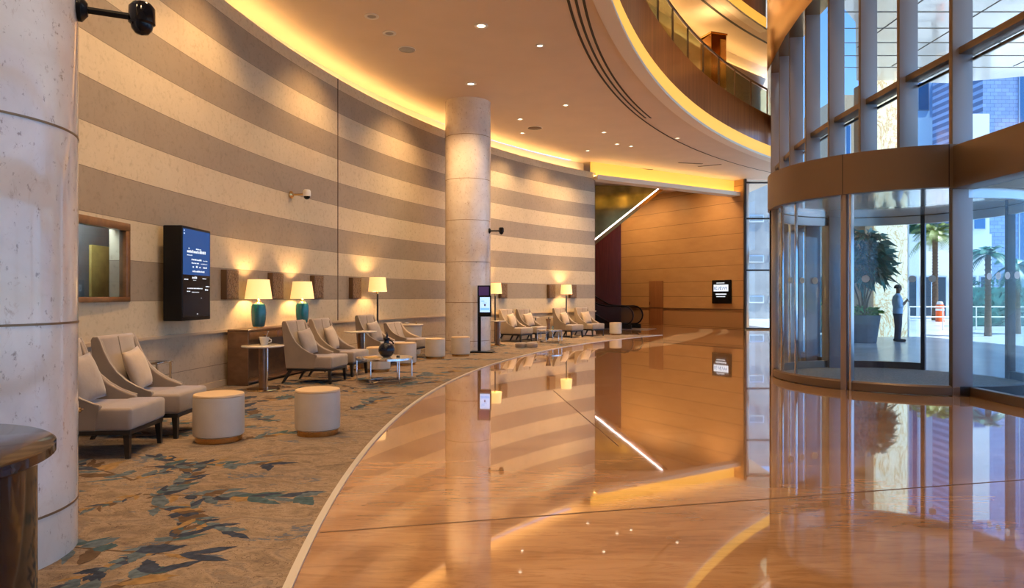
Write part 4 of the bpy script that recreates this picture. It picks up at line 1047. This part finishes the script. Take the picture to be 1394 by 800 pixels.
post_at(220, .085, .13, M['fin']); post_at(222.6, .03, .10, M['steel'], 'glazing_bead'); post_at(162, .07, .14, M['darkframe']); post_at(166, .03, .10, M['steel'], 'glazing_bead')
post_at(48, .07, .12, M['darkframe']); post_at(2, .07, .12, M['darkframe']); post_at(97, .20, .24, M['fin']); None
for a, b in ((99, 128), (128, 160), (167, 193), (193, 219), (223, 262), (-95, -50), (-50, 1), (50, 95)):
    m = MB(); m.lathe([(DR - .006, .14), (DR + .006, .14), (DR + .006, 2.94), (DR - .006, 2.94), (DR - .006, .14)], max(6, int((b - a)/3)), a0=rad(a), a1=rad(b)); m.build('curved_glass', M['glass'], t)
for a in (128, 193, 180): post_at(a, .018, .03, M['chrome'], 'glass_seam')
m = MB()
for a, z, r_, R_ in ((228, 1.67, .055, DR - .03), (246, 1.66, .05, DR - .03), (253.5, 1.66, .05, DR - .03), (150, 1.72, .05, DR - .03), (140, 1.72, .06, DR - .03), (128, 1.72, .06, DR - .03), (118, 1.72, .06, DR - .03), (108, 1.72, .07, DR - .03)):
    n0 = len(m.v); m.lathe([(0, 0), (r_, 0), (r_, .003), (0, .003)], 20)
    for k in range(n0, len(m.v)):
        x, y, zz = m.v[k]; ca_, sa_ = math.cos(rad(a)), math.sin(rad(a)); rr = R_ + zz
        m.v[k] = (ca_*rr - sa_*x, sa_*rr + ca_*x, z + y)
m.build('frosted_dots', M['decal'], t)
# ------------------------------------------------------------------ recessed ceiling fittings
def ceil_pt(px, y, z=6.5):
    Y = F*(z - EYE)/(HY - y); return Vector(((px - CX)/F*Y, Y, z))
def downlight(p, label, power=SPOT_W, r=.09, lit=True, z=6.5):
    t = thing('downlight', label, 'downlight', (p.x, p.y, z), group='recessed ceiling downlights')
    MB().lathe([(r*.62, -.012), (r, -.012), (r*1.02, -.004), (r*1.02, .0), (r*.62, .0)], 24).build('trim_ring', M['whiteplast'], t)
    MB().lathe([(0, -.003), (r*.62, -.003)], 24).build('lens', M['lens'] if lit else M['greydisc'], t)
    if power: spot((0, 0, -.05), power, parent=t)
small = [(506, 22, 0), (530, 45, 0), (655, 35, 1), (641, 114, 1), (770, 143, 1), (708, 162, 1), (711, 181, 1), (822, 180, 1), (859, 199, 1), (922, 188, 1), (928, 240, 1), (887, 232, 1), (735, 62, 1), (840, 196, 1), (800, 205, 1)]
lab = {0: 'unlit round ceiling light at upper left, near the glowing wall cove', 1: 'dark round ceiling light below the unlit one, near the wall cove', 2: 'round ceiling light in front of the wall cove, upper middle', 3: 'angled ceiling light just left above the middle column', 4: 'ceiling light right of the middle column, first towards the slot line',
       5: 'ceiling light directly right of the middle column top', 6: 'small ceiling light nearest the cove right of the middle column', 7: 'ceiling light in mid ceiling between column and balcony', 8: 'ceiling light below the slot line, mid ceiling', 9: 'ceiling light between slot line and balcony edge', 10: 'ceiling light just before the dropped beam', 11: 'ceiling light above left end of the dropped beam', 12: 'ceiling light between column and slot lines, upper middle', 13: 'ceiling light beside the mid ceiling pair', 14: 'ceiling light near the far wall cove'}
for k, (px, y, lit) in enumerate(small):
    p = ceil_pt(px, y); downlight(p, lab[k], SPOT_W if lit else 0, .13 if k in (0, 1, 2, 3) else .09, bool(lit))
for px, y, r, l_, mt in ((554, 67, .17, 'grey round ceiling speaker in front of the wall cove', 'greydisc'), (728, 174, .22, 'dark round ceiling speaker right of the middle column', 'artside')):
    p = ceil_pt(px, y); t = thing('ceiling_speaker', l_, 'speaker', (p.x, p.y, 6.5))
    MB().lathe([(0, -.012), (r*.9, -.012), (r, -.004), (r, 0), (0, 0)], 28).build('grille', M[mt], t); MB().lathe([(r*.98, -.014), (r*1.06, -.008), (r*1.06, 0), (r*.98, 0)], 28).build('rim', M['whiteplast'], t)
for px, y, ln, an in ((940, 222, .5, .2), (966, 225, .45, -.5), (943, 240, .3, .1), (878, 230, .35, .3)):
    p = ceil_pt(px, y); t = thing('ceiling_vent', {940: 'dark linear ceiling vent under the balcony, left one', 966: 'dark linear ceiling vent under the balcony, right one', 943: 'short dark ceiling vent near the dropped beam', 878: 'short dark ceiling vent beside left end of the dropped beam'}[px], 'vent', (p.x, p.y, 6.5), an)
    MB().box((-ln, -.05, -.008), (ln, .05, 0), .002).build('frame', M['artside'], t); MB().box((-ln + .03, -.03, -.010), (ln - .03, .03, -.008)).build('slot', M['slot'], t)
# unseen spots added to light the near half of the lobby
for y in (-6, -2, 1.5, 5, 8.5):
    for x in (-3.4, -1.2):
        spot((x + (0 if y > -4 else .6), y, 6.42), SPOT_W*.8)
# upper gallery downlights, then unseen spots added to light the atrium
for px, Y in ((910, 22.0), (940, 23.0), (1000, 25.0), (1030, 26.0)):
    p = at(px, Y); spot((p.x, p.y, 11.5), SPOT_W*.7, color=WARM)
for x, y in ((3.2, 3), (3.2, 8), (4.2, 13), (5.4, 17), (7.0, 21), (8.5, 24)):
    spot((x, y, 15.8), SPOT_W*3.2, 1.5, .7, r=.6)
# wall washers on the end wall and over the gallery edge
for px in (858, 900, 940, 985):
    q = on_back(px); n = Vector((bd.y, -bd.x)); spot((q.x + n.x*2.0, q.y + n.y*2.0, 6.42), SPOT_W*1.1, 2.2, 1.0, WARM, (-n.x*.7, -n.y*.7, -1), .3)
# washers along the curved wall
for y in (3, 6.5, 10, 13.5, 17, 20.5, 23.5):
    x = arc(WC, WR, y); q = Vector((x, y, 0)); a_ = heading(q)
    spot((x + 1.3*math.cos(a_), y + 1.3*math.sin(a_), 6.42), SPOT_W*.75, 1.8, .9, WARM, (-.35*math.cos(a_), -.35*math.sin(a_), -1), .05)

# ================================================================== OUTSIDE
mb = MB(); strip(mb, YS + [60, 95], lambda y: facx(y) + .12, lambda y: 95, -.004); strip(mb, [37, 60, 95], lambda y: -20, lambda y: facx(y) + .12, -.004)
structure(mb.build('ground', M['paving']))
# porte-cochere canopy of stretched white panels
m = MB(); cpt = [(7.1, -12), (19.2, -12), (19.2, 23.0), (15.5, 24.3), (12.1, 24.0), (9.5, 18.9), (7.5, 16.5)]
m.extrude([(x, y, 9.0) for x, y in cpt], (0, 0, .5)); can = m.build('entrance_canopy', M['canopy'])
tag(can, 'white panelled entrance canopy over the forecourt outside', 'canopy')
m = MB()
for k in range(40):
    y0 = -11.5 + 1.1*k
    if y0 > 23.0: break
    xl = 7.2 if y0 < 16 else 7.2 + (y0 - 16)*.55
    m.box((xl, y0, 8.985), (19.1, y0 + .03, 9.0))
for k in range(6): m.box((8.5 + 2*k, -11, 8.985), (8.53 + 2*k, min(22.5, 16 + (8.5 + 2*k - 7.5)*1.6), 9.0))
m.build('panel_seam', M['canopyseam'], can)
# onyx pillar
q0, q1 = at(1192, 24.0), at(1235.5, 24.0)
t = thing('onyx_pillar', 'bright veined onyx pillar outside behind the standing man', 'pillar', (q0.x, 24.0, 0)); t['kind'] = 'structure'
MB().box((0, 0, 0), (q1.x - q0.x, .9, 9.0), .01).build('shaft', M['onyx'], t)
MB().box((-.32, .1, 0), (-.01, .9, 9.0), .01).build('pilaster', M['beige'], t)
MB().box((q1.x - q0.x, .0, 0), (q1.x - q0.x + .06, .9, 9.0), .01).build('edge_trim', M['whitewall'], t)
# potted tree
def leaf_cloud(m, c, rad_, n, size, rng, mi=0, droop=.5):
    for _ in range(n):
        while True:
            p = Vector((rng.uniform(-1, 1), rng.uniform(-1, 1), rng.uniform(-1, 1)))
            if p.length < 1 and p.length > .25: break
        pos = Vector((c[0] + p.x*rad_[0], c[1] + p.y*rad_[1], c[2] + p.z*rad_[2]))
        d = Vector((p.x + rng.uniform(-.6, .6), p.y + rng.uniform(-.6, .6), rng.uniform(-droop - .3, .5))).normalized()
        x = d.cross(Vector((rng.uniform(-1, 1), rng.uniform(-1, 1), rng.uniform(-1, 1)))).normalized(); L = size*rng.uniform(.6, 1.3); w = L*.16
        mid = pos + d*L*.45; tip = pos + d*L - Vector((0, 0, L*.25))
        m.add([pos, mid + x*w, tip, mid - x*w], [[0, 1, 2, 3]], mi)
q = G(1175, 466); t = thing('potted_tree', 'bushy tree in a large grey tapered pot outside the revolving door', 'potted plant', (q.x, q.y, 0))
MB().lathe([(0, 0), (.36, 0), (.37, .02), (.48, .82), (.50, .84), (.45, .84), (.42, .76), (0, .76)], 40).build('pot', M['pot'], t)
MB().lathe([(0, .77), (.43, .77), (.2, .80), (0, .80)], 24).build('soil', M['soil'], t)
rng = random.Random(21); m = MB(); leaf_cloud(m, (0, 0, .93), (.46, .46, .13), 260, .22, rng, 0, -.4); m.build('underplanting', M['lime'], t)
m = MB(); tips = []
for k in range(6):
    a = 2*PI*k/6 + .3; ex, ey = math.cos(a)*rng.uniform(.3, .5), math.sin(a)*rng.uniform(.3, .5); z = rng.uniform(1.9, 2.4)
    m.tube([(.06*math.cos(a), .06*math.sin(a), .78), (ex*.35, ey*.35, 1.3), (ex*.8, ey*.8, 1.8), (ex, ey, z)], [.03, .026, .02, .012], 7); tips.append((ex, ey, z))
m.build('trunk', M['bark'], t)
m = MB(); leaf_cloud(m, (0, 0, 2.62), (.62, .62, .85), 620, .42, rng, 0); leaf_cloud(m, (.30, 0, 2.25), (.45, .4, .35), 110, .40, rng, 0)
m.build('foliage', M['leafteal'], t)
# palms
def palm(loc, h, label, mat, nf=16, fl=2.2, seed=0, trunk_r=.16, lean=0):
    rng = random.Random(seed); t = thing('palm_tree', label, 'palm', loc, group='palms outside')
    m = MB(); m.tube([(lean*s, 0, h*s) for s in (0, .25, .5, .75, 1)], [trunk_r*1.2, trunk_r, trunk_r*.9, trunk_r*.85, trunk_r*.9], 12)
    for k in range(int(h/.18)): m.lathe([(trunk_r*1.02, 0), (trunk_r*1.10, .03), (trunk_r*1.02, .06)], 12, (lean*k*.18/h, 0, k*.18))
    m.build('trunk', M['bark'], t)
    for f in range(nf):
        a = 2*PI*f/nf + rng.uniform(-.2, .2); el = rng.uniform(-.1, 1.1); L = fl*rng.uniform(.8, 1.15)
        m = MB(); pts = []
        for i in range(11):
            s = i/10; rr = L*s*math.cos(el)*(1 - .15*s); z = h + L*s*math.sin(el) - L*.75*s*s*(.6 + .4*math.cos(el)); pts.append(Vector((lean + rr*math.cos(a), rr*math.sin(a), z)))
        m.tube(pts, [.022*(1 - .07*i) for i in range(11)], 5)
        sd = Vector((-math.sin(a), math.cos(a), 0))
        for i in range(1, 10):
            for h2 in (0, .5):
                p = pts[i].lerp(pts[i + 1], h2); ll = L*.30*math.sin(PI*(.12 + .85*(i + h2)/10.5))
                fw_ = (pts[i + 1] - pts[i]).normalized()
                for sg in (-1, 1):
                    e = p + sd*sg*ll*.8 + fw_*ll*.55 - Vector((0, 0, ll*.35)); wv = fw_*.035
                    m.add([p - wv, p + wv, e], [[0, 1, 2]])
        m.build('frond', mat, t)
    return t
p = at(1249, 53); palm((p.x, p.y, 0), 6.6, 'palm with arching green fronds behind white wall, left of the dark door post', M['leaf'], 30, 2.6, 1)
p = at(1273, 41); palm((p.x, p.y, 0), 5.1, 'palm with yellow green fronds before the white pavilion, above the orange barrier', M['leafyellow'], 30, 2.1, 2)
p = at(1345, 24.5); palm((p.x, p.y, 0), 2.9, 'short palm with broad blue green fronds seen through the right glazing', M['leafteal'], 15, 1.05, 3, .10)
p = at(1385, 26); palm((p.x, p.y, 0), 2.6, 'short palm at right edge of the view outside', M['leafteal'], 15, 1.2, 4, .10)
# buildings
def building(label, x0, x1, y0, h, mat, wins=(), z0=0, depth=6):
    t = thing('building', label, 'building', (x0, y0, 0)); MB().box((0, 0, z0), (x1 - x0, depth, h)).build('wall', mat, t)
    for (a, b, c, d, mt) in wins:
        w_ = MB().box((a, -.06, c), (b, .02, d), .02).build('window', M['steel'], t); MB().box((a + .08, -.075, c + .08), (b - .08, -.058, d - .08)).build('pane', M[mt], w_)
    return t
Yb = 44.0
xa, xb = at(1229, Yb).x, at(1350, Yb).x
W_ = xb - xa
building('long white rendered pavilion with dark glazed ground floor outside', xa, xb, Yb, 5.45, M['whitewall'],
         [(.15 + k*W_/6, .15 + (k + 1)*W_/6 - .2, .1, 2.75, 'darkglass') for k in range(6)])
xa, xb = at(1236, 58).x, at(1318, 58).x; W_ = xb - xa
building('tall pale blue clad building behind the white pavilion', xa, xb, 58, 20.0, M['paleblue'], [(.8 + k*1.3, 1.8 + k*1.3, 17.2, 19.6, 'blueglass') for k in range(4)] + [(.3, .8, 5, 19, 'blueglass')])
xa = at(1338, 50).x
building('big blue block patterned building at the right outside', xa, xa + 22, 50, 24.0, M['bluebrick'], [(2.6, 4.0, 3, 23, 'blueglass'), (8, 9.4, 3, 23, 'blueglass')])
xa, xb = at(1320, 47).x, at(1347, 47).x
building('narrow white block in front of the blue building outside', xa, xb, 47, 14.0, M['whitewall'], [(.2, 1.1, 6.0, 7.6, 'blueglass')], depth=2)
xa, xb = at(1146, 46).x, at(1163, 46).x
building('narrow beige tower outside, seen above the revolving door', xa, xb, 46, 15.0, M['beige'], [(.2, .6, 10, 13, 'blueglass')])
xa, xb = at(1008, 44).x, at(1064, 44).x
building('pale grey stone building outside the narrow far window', xa, xb, 44, 9.5, M['greystone'], [(.5 + 1.3*(k % 2), 1.5 + 1.3*(k % 2), 1.0 + 2.6*(k // 2), 1.5 + 2.6*(k // 2), 'greypane') for k in range(6)])
# hedges, kept as leafy masses
def hedge(label, x0, x1, y, h, seed, mat):
    rng = random.Random(seed); m = MB(); n = int((x1 - x0)*h*90)
    for _ in range(n):
        p = Vector((rng.uniform(x0, x1), y + rng.uniform(-.4, .4), rng.uniform(.0, h))); d = Vector((rng.uniform(-1, 1), rng.uniform(-1, .2), rng.uniform(-.2, 1))).normalized()
        x = d.cross(Vector((rng.uniform(-1, 1), rng.uniform(-1, 1), 1))).normalized(); L = rng.uniform(.15, .35)
        m.add([p, p + d*L*.5 + x*L*.2, p + d*L, p + d*L*.5 - x*L*.2], [[0, 1, 2, 3]])
    m.box((x0, y - .25, 0), (x1, y + .25, h*.85), .05)
    o = m.build('hedge', mat); tag(o, label, 'hedge', kind='stuff')
hedge('dark green hedge outside, seen right of the big door post', at(1305, 33).x, at(1400, 33).x, 33.0, 2.2, 31, M['leafteal'])
hedge('green shrubs beyond the far end of the drum, left of the potted tree', at(1117, 27).x, at(1139, 27).x, 27.0, 2.6, 32, M['leaf'])
# railing
xa, xb = at(1238, 29).x, at(1420, 29).x; t = thing('forecourt_railing', 'long thin white railing across the forecourt outside', 'railing', (xa, 29.0, 0))
for z in (.55, .98): MB().tube([(0, 0, z), (xb - xa, 0, z)], .025, 8).build('rail', M['whiteplast'], t)
for k in range(5): MB().tube([(k*(xb - xa)/4, 0, 0), (k*(xb - xa)/4, 0, 1.0)], .025, 8).build('post', M['whiteplast'], t)
# orange barrier
q = G(1279.5, 437.5); t = thing('traffic_bollard', 'bright orange traffic bollard with white top on the forecourt', 'bollard', (q.x, q.y, 0))
MB().lathe([(0, 0), (.23, 0), (.23, .05), (.21, .08), (.21, .90), (.18, .96), (0, .97)], 28).build('body', M['orange'], t)
MB().lathe([(.212, .62), (.216, .62), (.216, .74), (.212, .74)], 28).build('reflective_band', M['whitewall'], t)
MB().lathe([(.05, .97), (.16, .97), (.17, 1.02), (.14, 1.12), (.06, 1.14), (0, 1.14)], 24).build('cap', M['whiteplast'], t)

# ------------------------------------------------------------------ the man outside
def skin_mesh(name, nodes, edges, mat, parent, sub=2, root=0):
    me = bpy.data.meshes.new(name); me.from_pydata([n[0] for n in nodes], edges, []); me.materials.append(mat)
    o = bpy.data.objects.new(name, me); COL.objects.link(o); o.parent = parent
    md = o.modifiers.new('skin', 'SKIN'); md.use_smooth_shade = True; md.branch_smoothing = .3
    for i, n in enumerate(nodes):
        r = n[1]; sv = me.skin_vertices[0].data[i]; sv.radius = r if isinstance(r, tuple) else (r, r); sv.use_root = (i == root)
    sb = o.modifiers.new('sub', 'SUBSURF'); sb.levels = sub; sb.render_levels = sub
    return o
q = G(1222, 464.5); pt_ = thing('person', 'man in light blue shirt and dark trousers standing outside looking down at his hands', 'person', (q.x, q.y, 0), -.25)
# local +x is the way he faces, +y his left
nodes = [((0, 0, .95), .10), ((0, 0, 1.12), .10), ((.0, 0, 1.30), .105), ((-.01, 0, 1.40), .075), ((-.002, 0, 1.51), .054), ((.030, 0, 1.595), (.074, .080)), ((.022, 0, 1.67), (.088, .100)), ((.012, 0, 1.735), (.078, .090)), ((.130, 0, 1.635), (.016, .020))]
edges = [(0, 1), (1, 2), (2, 3), (3, 4), (4, 5), (5, 6), (6, 7), (6, 8)]
def limb(base, chain):
    prev = base
    for p, r in chain: nodes.append((p, r)); edges.append((prev, len(nodes) - 1)); prev = len(nodes) - 1
    return prev
hands = []
for s in (1, -1):
    limb(0, [((0, s*.09, .86), (.08, .08)), ((.01, s*.10, .68), .072), ((.015, s*.10, .50), .062), ((0, s*.105, .36), .060), ((-.02, s*.11, .12), .042), ((-.02, s*.11, .06), .042), ((.10, s*.125, .03), .035)])
    e = limb(3, [((-.01, s*.16, 1.375), .050), ((-.03, s*.225, 1.28), .050), ((-.02, s*.24, 1.12), .046), ((.09, s*.19, 1.13), .040), ((.185, s*.10, 1.20), .028), ((.215, s*.07, 1.235), (.035, .022)), ((.24, s*.05, 1.265), (.036, .020))])
    for k, (dy, ln) in enumerate(((.028, .055), (.010, .065), (-.010, .062), (-.028, .048))):
        bx, by, bz = .25, s*.048 + dy*.5, 1.285 + dy*.8
        limb(e, [((bx, by, bz), .009), ((bx + ln*.5, by - s*.006, bz + .012), .0085), ((bx + ln*.85, by - s*.022, bz + .006), .0075)])
    limb(e - 1, [((.215, s*.04, 1.26), .010), ((.25, s*.022, 1.295), .008)])
skin_mesh('body', nodes, edges, M['skin'], pt_)
def loft(m, rows, seg=20):       # rows of (cx, cy, z, forward radius, side radius)
    vs = []; fs = []
    for cx, cy, z, rx, ry in rows:
        for k in range(seg): an = 2*PI*k/seg; vs.append((cx + rx*math.cos(an), cy + ry*math.sin(an), z))
    for i in range(len(rows) - 1):
        for k in range(seg): fs.append([i*seg + k, i*seg + (k + 1) % seg, (i + 1)*seg + (k + 1) % seg, (i + 1)*seg + k])
    m.add(vs, fs, 0, True)
m = MB(); loft(m, [(0, 0, .88, .132, .188), (0, 0, .89, .138, .192), (.005, 0, 1.0, .138, .182), (.01, 0, 1.12, .136, .178), (.005, 0, 1.26, .142, .200), (-.005, 0, 1.35, .132, .212), (-.01, 0, 1.41, .112, .195), (-.01, 0, 1.455, .085, .125), (-.005, 0, 1.475, .070, .078), (0, 0, 1.51, .066, .068)])
for s in (1, -1):
    m.tube([(-.01, s*.14, 1.385), (-.012, s*.185, 1.37), (-.03, s*.228, 1.28), (-.03, s*.240, 1.18), (-.012, s*.238, 1.115), (.045, s*.212, 1.112), (.075, s*.197, 1.125)], [.078, .082, .076, .070, .066, .060, .058], 14)
m.build('shirt', M['shirt'], pt_)
m = MB(); loft(m, [(0, 0, .80, .120, .165), (0, 0, .86, .132, .180), (0, 0, .93, .130, .178), (0, 0, .98, .122, .170)])
for s in (1, -1):
    m.tube([(0, s*.088, .88), (.005, s*.092, .80), (.012, s*.098, .62), (.015, s*.10, .48), (.005, s*.105, .30), (-.012, s*.11, .07)], [.088, .098, .088, .076, .070, .064], 16)
m.build('trousers', M['trousers'], pt_)
for s in (1, -1):
    m = MB(); m.box((-.10, s*.115 - .048, 0), (.20, s*.115 + .048, .085), .035, seg=4); m.build('shoe', M['shoe'], pt_)
m = MB(); m.sphere((.005, 0, 1.695), .105, 0, 3, (1.08, .90, .98)); m.v = [(x, y, z) for x, y, z in m.v]
keep = [f for f in m.f if sum(m.v[i][2] for i in f)/len(f) > 1.665 + .55*max(0, sum(m.v[i][0] for i in f)/len(f) - .02)]
m.f = keep; m.m = m.m[:len(keep)]; m.s = m.s[:len(keep)]; m.build('hair', M['hair'], pt_)
for s in (1, -1): MB().sphere((.015, s*.088, 1.655), .024, 0, 2, (.7, .35, 1.2)).build('ear', M['skin'], pt_)
o = MB().box((-.006, -.038, -.07), (.006, .038, .07), .005).build('phone', M['phone'])
cr, sr = math.cos(-.25), math.sin(-.25); lx, lz_ = .285, 1.30
o.location = (q.x + cr*lx, q.y + sr*lx, lz_); o.rotation_euler = (0, -.5, -.25); tag(o, 'black phone held in both hands by the man outside', 'phone')
